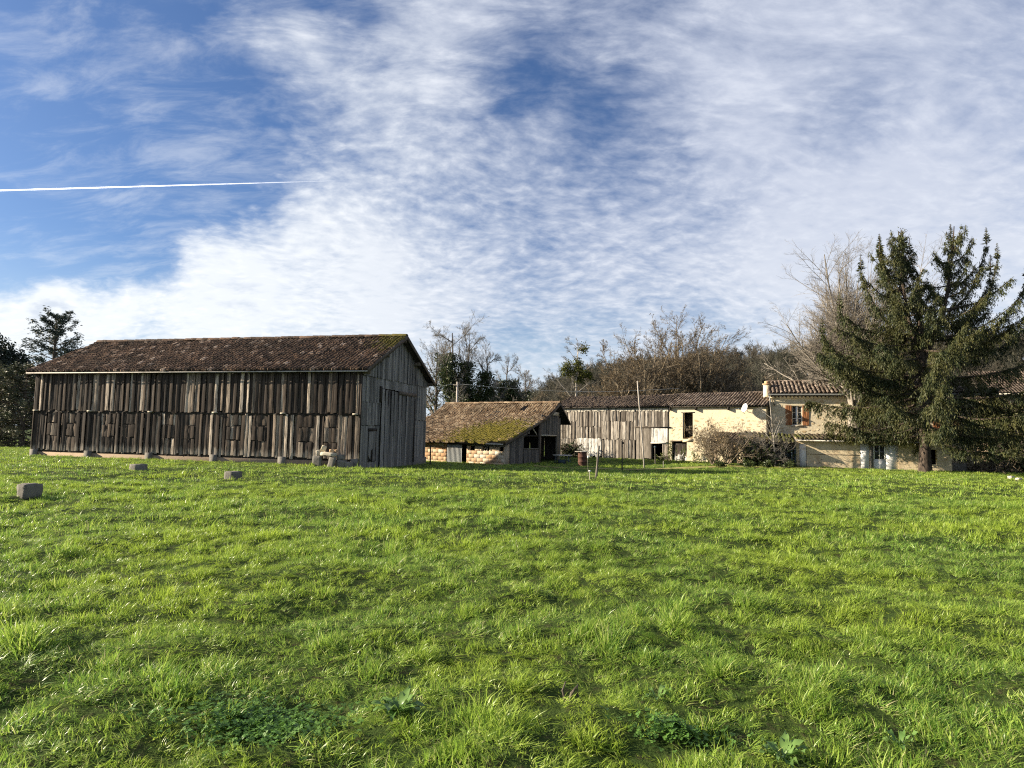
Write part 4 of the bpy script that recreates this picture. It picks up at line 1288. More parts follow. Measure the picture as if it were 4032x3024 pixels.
def bare_tree(name, label, cat, loc, H, seed, trunk_r=0.18, limb=(9, 0.25, 0.9), ang=(42, 10), up=0.06, ln=0.55, n2=9, n3=8, n4=5, mats=('bark', 'twig'), ivy=0, leaves=0, lean=(0, 0), group=None, ang2=(38, 12), lens=(0.5, 0.45, 0.55), trunk_to=1.0, base=-0.2, twig_r=0.006, spread=None, leafmat='dead_leaf', limb_r=.6):
    rg = np.random.default_rng(seed)
    t = thing(name, label, cat, loc, 0, group)
    k = 8
    z = np.linspace(base, H * trunk_to, k)
    P = np.stack([np.cumsum(rg.normal(0, 0.02 * H / k * 2, k)) + lean[0] * z / H, np.cumsum(rg.normal(0, 0.02 * H / k * 2, k)) + lean[1] * z / H, z], 1)[None]
    Rr = (trunk_r * np.linspace(1.15, 0.25 if trunk_to > 0.6 else 0.7, k))[None]
    A, RA = kids(P, Rr, limb[0], limb[1:], ang, 0, 6, up, 0.07, limb_r, 0.3, rg, abslen=ln * H)
    B_, RB = kids(A, RA, n2, (0.2, 1.0), ang2, lens[0], 5, up * 0.8, 0.09, 0.6, 0.35, rg)
    D, RD = kids(B_, RB, n3, (0.15, 1.0), ang2, lens[1], 4, up * 0.7, 0.10, 0.6, 0.4, rg, rmin=twig_r)
    ob('trunk', branch_mesh([(P, Rr, 10), (A, RA, 6)], M[mats[0]], 'trunk'), t)
    sets = [(B_, RB, 4), (D, RD, 3)]
    if n4:
        E_, RE = kids(D, RD, n4, (0.2, 1.0), ang2, lens[2], 3, up * 0.5, 0.12, 0.7, 0.5, rg, rmin=twig_r)
        sets.append((E_, RE, 3))
    ob('crown', branch_mesh(sets, M[mats[1]], 'crown'), t)
    if ivy:
        Pt = np.concatenate([along(P[:, :, :], ivy // 3, 0.34, rg), along(A[:, :5], ivy, 0.32, rg)])
        Pt = Pt[Pt[:, 2] < H * 0.82]
        ob('ivy', leaf_quads(Pt, rg.uniform(.14, .34, len(Pt)), M['ivy'], 'ivy', rg), t)
    if leaves:
        Pt = along(D, leaves, 0.05, rg)
        ob('dead_leaves', leaf_quads(Pt, rg.uniform(.10, .2, len(Pt)), M[leafmat], 'dead_leaves', rg), t)
    return t


# --- the big spruce
def spruce():
    rg = np.random.default_rng(11)
    bx, by = 24.55, 38.76
    t = thing('spruce_tree', 'tall broad spruce with drooping branches and several pointed tops before the farmhouse', 'tree', (bx, by, 0))
    zt = np.array([-.3, 0.5, 2, 4, 6, 8, 10, 12.0])
    P = np.stack([np.array([0, 0, 0.02, 0.05, 0.0, -.03, -.05, -.12]), np.zeros(8), zt], 1)[None]
    Rr = np.array([[.42, .33, .29, .25, .22, .18, .13, .05]])
    ob('trunk', branch_mesh([(P, Rr, 12)], M['bark_spruce'], 'trunk'), t)
    prim = []

    def limb(p0, p1, sag, k=9, tipup=0.3):
        s = np.linspace(0, 1, k)[:, None]
        q = p0 * (1 - s) + p1 * s
        q[:, 2] += -sag * np.sin(s[:, 0] * np.pi) + tipup * np.clip(s[:, 0] - .75, 0, 1) * 4 * 0.25
        q += rg.normal(0, .04, q.shape) * s
        return q
    az = 0.0

    def whorls(stem, za, zb, step, Lf, ef, bias=0.0, per=3):
        nonlocal az
        z = za
        while z < zb:
            s_ = np.array([np.interp(z, stem[:, 2], stem[:, 0]), np.interp(z, stem[:, 2], stem[:, 1]), z])
            for q in range(per):
                az += 2.4 + rg.normal(0, .35)
                L = np.interp(z, *Lf) * rg.uniform(.72, 1.12) * (1 + bias * math.cos(az))
                el = np.interp(z, *ef) + rg.normal(0, 5) + (7 if math.cos(az) > .2 and z > 4 else 0)
                p1 = s_ + np.array([math.cos(az) * math.cos(R(el)), math.sin(az) * math.cos(R(el)), math.sin(R(el))]) * L
                lim = 4.5 if z < 3.6 else 5.6
                if p1[0] < -lim and z < 6:
                    p1 = s_ + (p1 - s_) * lim / -p1[0] * rg.uniform(.85, 1)
                prim.append(limb(s_, p1, 0.2 + 0.06 * L, 9, .5))
            z += rg.uniform(.8, 1.2) * step
    whorls(P[0], 2.2, 8.6, .50, ([1.6, 3, 5, 7, 8.6], [5.4, 6.8, 7.2, 6.0, 4.4]), ([1.6, 4, 6, 8.6], [-7, -2, 6, 16]))
    ls = np.stack([np.array([-.02, -.35, -.75, -1.05, -1.15, -1.2]), np.array([0, .1, .1, 0, 0, 0]), np.array([6.5, 8.0, 9.6, 11.4, 13.0, 14.5])], 1)
    rs = np.stack([np.array([-.02, .75, 1.35, 1.75, 2.05, 2.2]), np.array([0, -.1, -.1, 0, 0, 0]), np.array([6.5, 8.0, 9.6, 11.4, 13.2, 14.9])], 1)
    stems = MB()
    for st in (ls, rs):
        stems.add(*tubes(st[None], np.linspace(.15, .025, 6)[None], 8))
    stems.build('leader', M['bark_spruce'], t)
    whorls(ls, 8.2, 14.2, .50, ([8, 10, 12, 14.4], [3.4, 2.6, 1.5, .4]), ([8, 11, 14], [14, 26, 40]), -.22)
    whorls(rs, 8.0, 14.5, .62, ([8, 10, 12, 14.8], [4.2, 3.0, 1.6, .4]), ([8, 11, 14], [12, 24, 40]), .22)
    tops = [(22.33, 14.3, 9.4), (23.05, 14.5, 10.4), (23.75, 14.5, 11.4), (21.65, 13.5, 8.8), (20.8, 12.8, 8.2), (26.75, 15.0, 12.0), (28.65, 14.7, 9.6),
            (30.15, 14.1, 8.9), (31.2, 12.8, 8.2), (19.75, 10.6, 6.6), (19.4, 9.3, 5.8), (32.2, 11.4, 7.2), (24.3, 14.1, 12.2), (18.7, 7.7, 4.8), (29.3, 13.2, 9.0), (27.6, 13.4, 10.5)]
    spires = []
    for x, zz, z0 in tops:
        st = P[0] if z0 < 7.5 else (ls if x < 25 else rs)
        p0 = np.array([np.interp(z0, st[:, 2], st[:, 0]), 0, z0])
        p1 = np.array([x - bx, rg.normal(0, .8), zz])
        far = abs(p1[0] - p0[0])
        q = limb(p0, p1 - [0, 0, 0.9], 0.0, 10, 0.0)
        ss = np.linspace(0, 1, 10)
        pw_ = min(1.0 + .16 * far, 1.7)
        q[:, 2] = z0 + (p1[2] - .9 - z0) * ss ** pw_ - .12 * far * np.sin(ss * np.pi)
        q[:, 0] = p0[0] + (p1[0] - p0[0]) * (1 - (1 - ss) ** 1.25)
        prim.append(q)
        sp = np.stack([np.linspace(q[-1][0], p1[0], 6), np.full(6, q[-1][1]), np.linspace(q[-1][2], p1[2] + .15, 6)], 1)
        spires.append(sp)
    ln = [np.linalg.norm(np.diff(q, axis=0), axis=1).sum() for q in prim]
    bm, lat, axs, sz = MB(), [], [], []
    SP, SA, SS = [], [], []
    for q, L in zip(prim, ln):
        K = len(q)
        r = np.linspace(0.035 + 0.008 * L, 0.012, K)
        V, F = tubes(q[None], r[None], 5)
        bm.add(V, F)
        n = int(L * np.interp(q[0][2], [6, 9], [21, 15]))
        tpos = np.sort(rg.uniform(.16, 1.0, n))
        f = tpos * (K - 1)
        j = np.minimum(f.astype(int), K - 2)
        w = (f - j)[:, None]
        p = q[j] * (1 - w) + q[j + 1] * w
        tan = q[j + 1] - q[j]
        tan /= np.linalg.norm(tan, axis=1, keepdims=True)
        side = np.stack([-tan[:, 1], tan[:, 0], np.zeros(n)], 1) * rg.choice([-1, 1], n)[:, None]
        d = tan * rg.uniform(.2, .7, (n, 1)) + side * rg.uniform(.3, 1.0, (n, 1)) + np.array([0, 0, -1]) * rg.uniform(.25, 1.1, (n, 1))
        d /= np.linalg.norm(d, axis=1, keepdims=True)
        ll = rg.uniform(.35, 1.15, n) * np.interp(p[:, 2], [6, 10, 14], [1.1, .72, .38]) * np.interp(tpos, [0, .3, .8, 1], [.7, 1.15, .9, .45])
        k = 5
        T = np.empty((n, k, 3))
        T[:, 0] = p
        dd = d.copy()
        for m in range(1, k):
            T[:, m] = T[:, m - 1] + dd * (ll / (k - 1))[:, None]
            dd = dd + np.array([0, 0, -.28])
            dd /= np.linalg.norm(dd, axis=1, keepdims=True)
        lat.append(T)
        # needle sprays along each hanging twig and on the branch itself
        for m in range(k):
            for c in range(4):
                SP.append(T[:, m] + rg.normal(0, .05, (n, 3)))
                SA.append(np.array([0, 0, -1.0]) + (T[:, min(m + 1, k - 1)] - T[:, max(m - 1, 0)]) * 1.5 + rg.normal(0, .35, (n, 3)))
                SS.append(rg.uniform(.08, .18, n) * np.interp(p[:, 2], [5, 9], [1.2, 1.0]))
        nb_ = int(L * 34)
        ff = rg.uniform(.25, 1, nb_) * (K - 1.001)
        jj = ff.astype(int)
        ww = (ff - jj)[:, None]
        SP.append(q[jj] * (1 - ww) + q[jj + 1] * ww + rg.normal(0, .06, (nb_, 3)))
        SA.append((q[jj + 1] - q[jj]) * 3 + rg.normal(0, .6, (nb_, 3)) + [0, 0, .2])
        SS.append(rg.uniform(.10, .2, nb_))
    for sp in spires:
        n = 90
        u = rg.uniform(0, 1, n)
        f = u * 4.999
        j = f.astype(int)
        w = (f - j)[:, None]
        p = sp[j] * (1 - w) + sp[j + 1] * w
        a = rg.uniform(0, 2 * np.pi, n)
        SP.append(p)
        SA.append(np.stack([np.cos(a), np.sin(a), np.full(n, .35)], 1))
        SS.append(.06 + .30 * (1 - u) * rg.uniform(.6, 1.1, n))
        V, F = tubes(sp[None], np.linspace(.03, .012, 6)[None], 5)
        bm.add(V, F)
    Tl = np.concatenate(lat)
    Tl = Tl[Tl[:, -1, 2] > np.where(Tl[:, -1, 0] < .4, 1.7, .8)]
    V, F = tubes(Tl, np.full(Tl.shape[:2], .007), 3)
    MB().add(V, F).build('twigs', M['spruce'], t)
    # bare dead twigs inside the crown
    q = np.stack([q_[:9] for q_ in prim[:70]])
    D, RD = kids(q, np.full(q.shape[:2], .02), 14, (.05, .45), (75, 15), 0, 4, -.12, .15, .5, .4, rg, abslen=.9)
    V, F = tubes(D, RD, 3)
    bm.add(V, F)
    bm.build('branches', M['bark_spruce'], t)
    SP, SA, SS = np.concatenate(SP), np.concatenate(SA), np.concatenate(SS)
    ok = SP[:, 2] > np.where(SP[:, 0] < .4, 1.75, .9) + rg.normal(0, .12, len(SP))
    ob('crown', leaf_quads(SP[ok], SS[ok], M['spruce'], 'crown', rg, SA[ok], 0.28), t)


spruce()


def conifer(name, label, loc, H, seed, mat, zlo, Lf, el, dens=1.0, size=(.15, .35), droop=.3, bark='bark', group=None, step=.5, clump=6):
    rg = np.random.default_rng(seed)
    t = thing(name, label, 'tree', loc, 0, group)
    P = np.stack([np.cumsum(rg.normal(0, .02, 8)), np.cumsum(rg.normal(0, .02, 8)), np.linspace(-.3, H, 8)], 1)[None]
    ob('trunk', branch_mesh([(P, np.linspace(.02 * H + .08, .03, 8)[None], 8)], M[bark], 'trunk'), t)
    prim = []
    z, az = zlo, 0
    while z < H * .985:
        for q in range(3):
            az += 2.4 + rg.normal(0, .4)
            u = (z - zlo) / (H - zlo)
            L = np.interp(u, [x[0] for x in Lf], [x[1] for x in Lf]) * rg.uniform(.65, 1.15)
            e = R(np.interp(u, [0, 1], el) + rg.normal(0, 6))
            s = np.linspace(0, 1, 7)
            prim.append(np.stack([math.cos(az) * math.cos(e) * L * s, math.sin(az) * math.cos(e) * L * s, z + math.sin(e) * L * s - droop * np.sin(s * np.pi) * L * .15 + .1 * s ** 3 * L], 1))
        z += step * rg.uniform(.8, 1.2)
    Q = np.stack(prim)
    rq = np.repeat(np.linspace(.05, .012, 7)[None], len(Q), 0)
    K, RK = kids(Q, rq, int(9 * dens) + 3, (.2, 1), (55, 12), .28, 4, -.02, .1, .5, .5, rg)
    ob('branches', branch_mesh([(Q, rq, 4), (K, RK, 3)], M[bark], 'branches'), t)
    n = int(len(K) * clump)
    Pt = along(K, n, .08, rg)
    ob('crown', leaf_quads(Pt, rg.uniform(*size, n), M[mat], 'crown', rg, np.stack([rg.normal(0, 1, n), rg.normal(0, 1, n), np.full(n, -.15)], 1), .35), t)
    return t


conifer('cedar_tree', 'blue green cedar rising behind the far end of the wooden barn', (-43.9, 62, 0), 12.2, 21, 'cedar', 2.0, [(0, 3.2), (.45, 2.9), (.75, 2.6), (1, 1.0)], (-2, 34), 1.6, (.12, .3), .2, step=.5, clump=16)
conifer('drooping_conifer', 'soft grey green conifer hanging to the grass beside the far barn end', (-39.2, 52.5, 0), 6.4, 22, 'conifer', .5, [(0, 3.4), (.4, 3.2), (.75, 2.4), (1, 1.0)], (-4, 30), 1.4, (.14, .34), .5, step=.28, clump=9)
conifer('drooping_conifer', 'second grey green conifer at the meadow edge, nearest the frame side', (-43.6, 53.5, 0), 6.0, 27, 'conifer', .5, [(0, 3.6), (.4, 3.4), (.75, 2.6), (1, 1.1)], (-4, 30), 1.4, (.14, .34), .5, step=.28, clump=9)


def evergreen(name, label, loc, H, W, seed, mat, n=9000, zlo=.15, size=(.2, .45), group=None):
    rg = np.random.default_rng(seed)
    t = thing(name, label, 'tree', loc, 0, group)
    P = np.stack([np.cumsum(rg.normal(0, .04, 7)), np.cumsum(rg.normal(0, .04, 7)), np.linspace(-.3, H * .8, 7)], 1)[None]
    rr = np.linspace(.03 * H, .05, 7)[None]
    A, RA = kids(P, rr, 14, (.25, 1), (50, 12), 0, 5, .05, .08, .5, .3, rg, abslen=W * .55)
    ob('trunk', branch_mesh([(P, rr, 8), (A, RA, 5)], M['bark'], 'trunk'), t)
    nc = 70
    d = rg.normal(size=(nc, 3))
    d /= np.linalg.norm(d, axis=1, keepdims=True)
    d *= rg.uniform(.45, 1.0, (nc, 1)) ** .5
    cc = d * [W * .5, W * .5, H * (1 - zlo) * .5] + [0, 0, H * (1 + zlo) * .5]
    i = rg.integers(0, nc, n)
    g = rg.normal(size=(n, 3))
    g /= np.linalg.norm(g, axis=1, keepdims=True)
    Pt = cc[i] + g * rg.uniform(.4, 1.0, (n, 1)) ** .5 * W * .16
    ob('crown', leaf_quads(Pt, rg.uniform(*size, n), M[mat], 'crown', rg), t)
    return t


evergreen('evergreen_tree', 'dark rounded evergreen cut by the frame left of the cedar', (-54.6, 66, 0), 10.6, 8.5, 31, 'evergreen', 16000, .2)
evergreen('evergreen_shrub', 'dull green tree filling the gap below the dark evergreen', (-50.2, 64, 0), 7.6, 6.5, 32, 'conifer', 9000, .05)

# --- pale bare tree behind the spruce
bare_tree('bare_tree', 'large bare tree with thick trunk and pale fan of branches behind the spruce', 'tree', (23.5, 44.5, 0), 14.6, 41, 0.46, (42, 0.6, 1.0), (21, 13), 0.035, 0.72, 18, 10, 4,
          ('bark_pale', 'bark_pale'), trunk_to=0.36, lens=(.42, .42, .5), twig_r=.0055, ang2=(36, 11), limb_r=.24)

# --- grove behind the long building
for i, (x, y, h, lab) in enumerate(((13.6, 81, 11.2, 'outermost low brown plane tree, above the silvery boarded roof'), (17.2, 80, 13.6, 'brown plane tree second from the boarded barn end of the grove'),
                                    (20.6, 82, 14.6, 'tallest brown plane tree in the middle of the grove'), (23.6, 80, 12.2, 'brown plane tree of the grove above the stone barn window'),
                                    (27.0, 83, 10.6, 'low brown plane tree of the grove nearest the chimney'))):
    bare_tree('plane_tree', lab, 'tree', (x, y, 0), h * 1.36, 50 + i, 0.2, (20, 0.1, 1.0), (38, 13), 0.09, 0.60, 12, 10, 4, ('bark_brown', 'twig'), trunk_to=.5, leaves=6500, group='plane trees behind the long building', twig_r=.012, lens=(.42, .40, .45))

# --- ivy clad trees behind the shed
for i, (x, y, h, lab, iv) in enumerate(((-8.6, 74, 11.0, 'thin bare tree just right of the barn gable roof', 300), (-6.6, 70, 12.6, 'tallest ivy clad bare tree behind the shed', 2200),
                                        (-4.6, 71, 11.6, 'ivy clad tree standing beside the tallest one behind the shed', 2600), (-2.7, 72, 10.4, 'dark ivy covered tree behind the shed roof', 3600),
                                        (-0.6, 74, 9.6, 'ivy covered tree near the right end of the shed ridge', 3200), (1.6, 78, 8.4, 'small bare tree where the hill meets the sky', 900))):
    bare_tree('ivy_tree', lab, 'tree', (x, y, 0), h, 70 + i, 0.2, (14, .2, .95), (38, 14), 0.06, 0.46, 9, 8, 4, ('bark', 'bark_grey'), ivy=int(iv * 2.8), group='ivy clad trees behind the shed', twig_r=.008)

# --- pale tree with mistletoe behind the timber barn
mt = bare_tree('mistletoe_tree', 'slender pale trunked tree carrying yellow green mistletoe above the boarded barn', 'tree', (7.3, 75, 0), 12.2, 81, 0.17, (11, .45, .98), (45, 12), 0.05, .3, 7, 6, 4, ('bark_white', 'bark_grey'), twig_r=.008)
rg_ = np.random.default_rng(5)
cl = np.array([[.3, 0, 8.6], [-.9, .2, 8.2], [.9, -.2, 7.4], [.2, .1, 7.9], [1.6, 0, 7.0], [.9, .1, 10.2], [-.4, 0, 7.2], [.5, .2, 6.6], [-1.3, 0, 7.6]])
Pt = np.concatenate([(c_ * [1, 1, 1] + [0, 0, 1.6]) + rg_.normal(0, .27, (300, 3)) for c_ in cl])
ob('mistletoe', leaf_quads(Pt, rg_.uniform(.12, .3, len(Pt)), M['mistletoe'], 'mistletoe', rg_), mt)

# --- brush behind the shed roof: pruned pale branches
for i, (x, y, h, lab) in enumerate(((-4.2, 58, 4.8, 'pale leafless shrub behind the shed ridge near the utility pole'), (-2.4, 57, 5.0, 'pale leafless shrub in the middle behind the shed ridge'),
                                    (-0.2, 57, 6.4, 'tall pale forked sapling over the shed ridge'), (-7.0, 60, 5.6, 'bent pale sapling close to the barn corner'), (4.4, 66, 5.6, 'bare sapling by the left end of the boarded barn roof'))):
    bare_tree('bare_shrub', lab, 'shrub', (x, y, 0), h, 90 + i, 0.06, (9, .1, .8), (48, 14), 0.02, .6, 5, 4, 3, ('bark_white', 'bark_grey'), group='pale shrubs behind the shed', twig_r=.009, trunk_to=.7)

# --- mid distance hedge line of scrubby trees in front of the hill
sp_ = [(2.8, 82), (5.0, 86), (8.5, 92), (10.5, 98), (30.5, 92), (34, 96), (31.5, 84), (36, 88), (12.5, 104), (29, 100)]
lb_ = ['brown scrubby tree right of the ivy trees', 'brown scrubby tree above the shed ridge end', 'brown bare tree left of the mistletoe tree', 'brown bare tree right of the mistletoe tree',
       'russet bare tree above the chimney', 'russet bare tree above the farmhouse roof', 'russet bare tree leaning over the farmhouse ridge', 'russet bare tree showing between the pale fan branches',
       'brown bare tree at the left of the plane grove', 'russet bare tree in the gap left of the chimney']
for i, (x, y) in enumerate(sp_):
    bare_tree('scrub_tree', lb_[i], 'tree', (x, y, 0), float(rng.uniform(7, 9.5)) * (1.15 if x > 28 else .8), 110 + i, .15, (12, .1, .95), (42, 12), .05, .5, 8, 7, 3, ('bark', 'twig'), group='bare trees at the foot of the hill', twig_r=.012, leaves=500)

# ------------------------------------------------------------------ wooded hill
hx = np.linspace(-60, 420, 97)
hy = np.linspace(95, 420, 66)
HX_, HY_ = np.meshgrid(hx, hy)


def hillz(x, y):
    ridge = np.interp(x, [-60, -12, 2, 18, 40, 70, 100, 160, 420], [0, 0, 3, 12.5, 16.5, 19.5, 21.5, 28, 31])
    u = np.clip((y - 98) / 95, 0, 1)
    return ridge * (u * u * (3 - 2 * u)) * 1.0 + 1.2 * vn(x / 14, y / 14) * u - .4 * (1 - u)


HZ_ = hillz(HX_, HY_)
ii = np.arange(HX_.size).reshape(HX_.shape)
F = np.stack([ii[:-1, :-1], ii[:-1, 1:], ii[1:, 1:], ii[1:, :-1]], -1).reshape(-1, 4)
tag(ob('hill', np_mesh('hill', np.stack([HX_, HY_, HZ_], -1), F, M['hill'], True)), 'wooded hillside behind the farm', kind='structure')


def gn_scatter(name, sources, P, rot, scl, idx, mat=None):
    col = bpy.data.collections.new(name + '_sources')
    for i, me in enumerate(sources):
        o = bpy.data.objects.new(f'{name}_{i:02d}', me)
        col.objects.link(o)
    me = bpy.data.meshes.new(name)
    me.vertices.add(len(P))
    me.vertices.foreach_set('co', np.asarray(P, np.float32).ravel())
    for an, ty, dat, key in (('rot', 'FLOAT_VECTOR', rot, 'vector'), ('scl', 'FLOAT_VECTOR', scl, 'vector'), ('idx', 'INT', idx, 'value')):
        a = me.attributes.new(an, ty, 'POINT')
        a.data.foreach_set(key, np.asarray(dat, np.int32 if ty == 'INT' else np.float32).ravel())
    o = ob(name, me)
    g = bpy.data.node_groups.new(name, 'GeometryNodeTree')
    g.interface.new_socket('Geometry', in_out='INPUT', socket_type='NodeSocketGeometry')
    g.interface.new_socket('Geometry', in_out='OUTPUT', socket_type='NodeSocketGeometry')
    n = g.nodes
    gi, go = n.new('NodeGroupInput'), n.new('NodeGroupOutput')
    iop = n.new('GeometryNodeInstanceOnPoints')
    ci = n.new('GeometryNodeCollectionInfo')
    ci.inputs['Collection'].default_value = col
    ci.inputs['Separate Children'].default_value = True
    ci.inputs['Reset Children'].default_value = True
    iop.inputs['Pick Instance'].default_value = True

    def attr(nm, ty):
        a = n.new('GeometryNodeInputNamedAttribute')
        a.data_type = ty
        a.inputs['Name'].default_value = nm
        return next(s for s in a.outputs if s.enabled and s.name == 'Attribute')
    l = g.links
    l.new(gi.outputs[0], iop.inputs['Points'])
    l.new(ci.outputs[0], iop.inputs['Instance'])
    l.new(attr('idx', 'INT'), iop.inputs['Instance Index'])
    l.new(attr('rot', 'FLOAT_VECTOR'), iop.inputs['Rotation'])
    l.new(attr('scl', 'FLOAT_VECTOR'), iop.inputs['Scale'])
    l.new(iop.outputs[0], go.inputs[0])
    md = o.modifiers.new('scatter', 'NODES')
    md.node_group = g
    return o


def far_tree(seed):
    rg = np.random.default_rng(seed)
    H = 9.0
    P = np.stack([np.cumsum(rg.normal(0, .08, 6)), np.cumsum(rg.normal(0, .08, 6)), np.linspace(-1, H * .75, 6)], 1)[None]
    rr = np.linspace(.2, .08, 6)[None]
    A, RA = kids(P, rr, 12, (.3, 1), (36, 10), 0, 4, .05, .08, .5, .4, rg, abslen=3.8)
    B_, RB = kids(A, RA, 9, (.2, 1), (36, 12), .5, 3, .06, .1, .6, .5, rg, rmin=.025)
    D, RD = kids(B_, RB, 5, (.2, 1), (36, 12), .6, 3, .04, .1, .6, .5, rg, rmin=.018)
    mb = MB()
    for s, n in (((P, rr), 5), ((A, RA), 3), ((B_, RB), 3), ((D, RD), 3)):
        mb.add(*tubes(s[0], s[1], n))
    return mb.mesh('far_tree', M['wood_far'])


rgf = np.random.default_rng(77)
n = 3400
x = rgf.uniform(-8, 330, n)
y = 100 + 135 * rgf.uniform(0, 1, n) ** 0.85
keep = (x < y * 0.95 + 30) & (x > -6 + (y - 100) * -.05)
x, y = x[keep], y[keep]
z = hillz(x, y)
n = len(x)
s = rgf.uniform(.75, 1.25, n)
tag(gn_scatter('woods', [far_tree(s_) for s_ in range(5)], np.stack([x, y, z], 1), np.stack([rgf.normal(0, .04, n), rgf.normal(0, .04, n), rgf.uniform(0, 6.3, n)], 1),
               np.stack([s * 1.05, s * 1.05, s], 1), rgf.integers(0, 5, n)), 'far bare brown woodland covering the hillside', 'woodland', kind='stuff')

fh = thing('hill_house', 'tiny white house on the wooded hillside behind the mistletoe tree', 'house', (10.6, 118, float(hillz(np.array(10.6), np.array(118.0))) + 3.0))
mb = MB()
wall_holes(mb, -1.8, 1.8, -4, 2.8, 0, .3, [(-1.1, -.5, .9, 2.0), (.4, 1.0, .9, 2.0)])
mb.add([(-1.8, 0, 2.8), (1.8, 0, 2.8), (0, 0, 4.1)], np.array([[0, 1, 2]]))
wall_holes(mb, .3, 5, -4, 2.8, -1.8, -1.5, [], 'side')
wall_holes(mb, .3, 5, -4, 2.8, 1.8, 1.5, [], 'side')
mb.build('wall', M['white_paint'], fh)
mb = MB()
for s in (-1, 1):
    V = [(s * 2.1, -.3, 2.6), (s * 2.1, 5.3, 2.6), (0, 5.3, 4.25), (0, -.3, 4.25)]
    V += [(a, b, c_ - .12) for a, b, c_ in V]
    mb.add(V, LF if s > 0 else LF[:, ::-1])
mb.build('roof', M['canal_tile'], fh)
for a in (-1.1, .4):
    MB().box(a, a + .6, .12, .16, .9, 2.0).build('window', M['glass'], fh)

# ================================================================== small things about the yard
def rough_block(name, mat, sx, sy, sz, seed, parent=None, rag=.02, **kw):
    r = np.random.default_rng(seed)
    bm_ = MB()
    n = 5
    g = np.linspace(-.5, .5, n)
    V, F = [], []
    pt = {}

    def vid(p):
        key = tuple(np.round(p, 4))
        if key not in pt:
            pt[key] = len(V)
            q = np.array(p) * [sx, sy, sz] + [0, 0, sz / 2]
            edge = sum(abs(abs(c_) - .5) < 1e-6 for c_ in p)
            q = q - np.sign(p) * rag * .28 * (edge >= 2) * r.uniform(.2, 1.2) + r.normal(0, rag * .25, 3)
            V.append(q)
        return pt[key]
    for ax in range(3):
        for sgn in (-.5, .5):
            for i in range(n - 1):
                for j in range(n - 1):
                    c4 = []
                    for a, b in ((i, j), (i + 1, j), (i + 1, j + 1), (i, j + 1)):
                        p = [0, 0, 0]
                        p[ax], p[(ax + 1) % 3], p[(ax + 2) % 3] = sgn, g[a], g[b]
                        c4.append(vid(p))
                    F.append(c4 if sgn > 0 else c4[::-1])
    return ob(name, np_mesh(name, np.array(V), np.array(F), M[mat]), parent, **kw)


for i, (x, y, sx, sy, sz, rz, lab) in enumerate(((-11.40, 15.62, .39, .36, .31, 62, 'largest grey concrete block in the grass, nearest the viewer'),
                                                 (-14.88, 26.25, .50, .44, .26, 66, 'grey concrete block in the grass nearest the barn wall'),
                                                 (-9.87, 23.4, .46, .42, .28, 64, 'squat grey concrete block in the grass towards the barn door end'))):
    o = rough_block('concrete_block', 'concrete', sx, sy, sz + .05, 200 + i, rag=.03, loc=(x, y, tzf(x, y) - .05), rot=R(rz))
    tag(o, lab, 'concrete block', 'concrete blocks in the meadow')

# rubble at the barn corner (barn frame -> world)
def bw_(x, y, z=0):
    return tuple(BM @ Vector((x, y, z)))


RB = -0.2507
for i, (nm, lab, cat, x, y, z, sx, sy, sz, rot, mt_) in enumerate((
        ('concrete_slab', 'upright grey concrete slab at the left foot of the rubble pile', 'concrete slab', -1.95, -.62, -.1, .48, .16, .58, (0, R(1), .05), 'concrete'),
        ('concrete_slab', 'grey concrete slab tilted on edge in the middle of the rubble pile', 'concrete slab', -1.18, -.70, -.15, .34, .14, .62, (0, R(14), -.1), 'concrete'),
        ('stone_slab', 'long pale stone slab lying across the upright concrete slabs', 'stone slab', -1.32, -.62, .50, .78, .36, .17, (R(2), R(3), -.12), 'pale_stone'),
        ('stone_block', 'pale stone block standing on the left end of the rubble pile', 'stone block', -1.92, -.5, .47, .22, .22, .3, (0, R(-9), .3), 'pale_stone'),
        ('stone_block', 'cream cut stone tilted on top of the rubble pile', 'stone block', -1.72, -.52, .74, .24, .2, .25, (R(8), R(20), .5), 'plaster'),
        ('clay_brick', 'broken reddish brick on top of the stone slab', 'brick', -1.16, -.6, .68, .26, .16, .13, (0, R(5), .4), 'brick'),
        ('clay_brick', 'second broken brick leaning on the slab end of the rubble', 'brick', -.98, -.56, .68, .22, .14, .12, (R(10), R(-12), -.5), 'brick'),
        ('dark_block', 'dark weathered stone block at the right foot of the rubble pile', 'stone block', -.72, -.45, -.12, .46, .3, .42, (0, R(4), .15), 'concrete'),
        ('dark_block', 'dark low block by the corner footing of the barn', 'stone block', -.30, -.42, -.15, .34, .3, .38, (0, R(-5), -.1), 'concrete'),
        ('dark_block', 'dark block stacked behind the stone slab end', 'stone block', -.78, -.40, .31, .36, .26, .26, (0, R(-3), .25), 'concrete'))):
    p = bw_(x, y, z)
    o = rough_block(nm, mt_, sx, sy, sz, 220 + i, loc=p, rot=(rot[0], rot[1], rot[2] + RB), rag=.03)
    tag(o, lab, cat, 'rubble stacked at the barn corner')

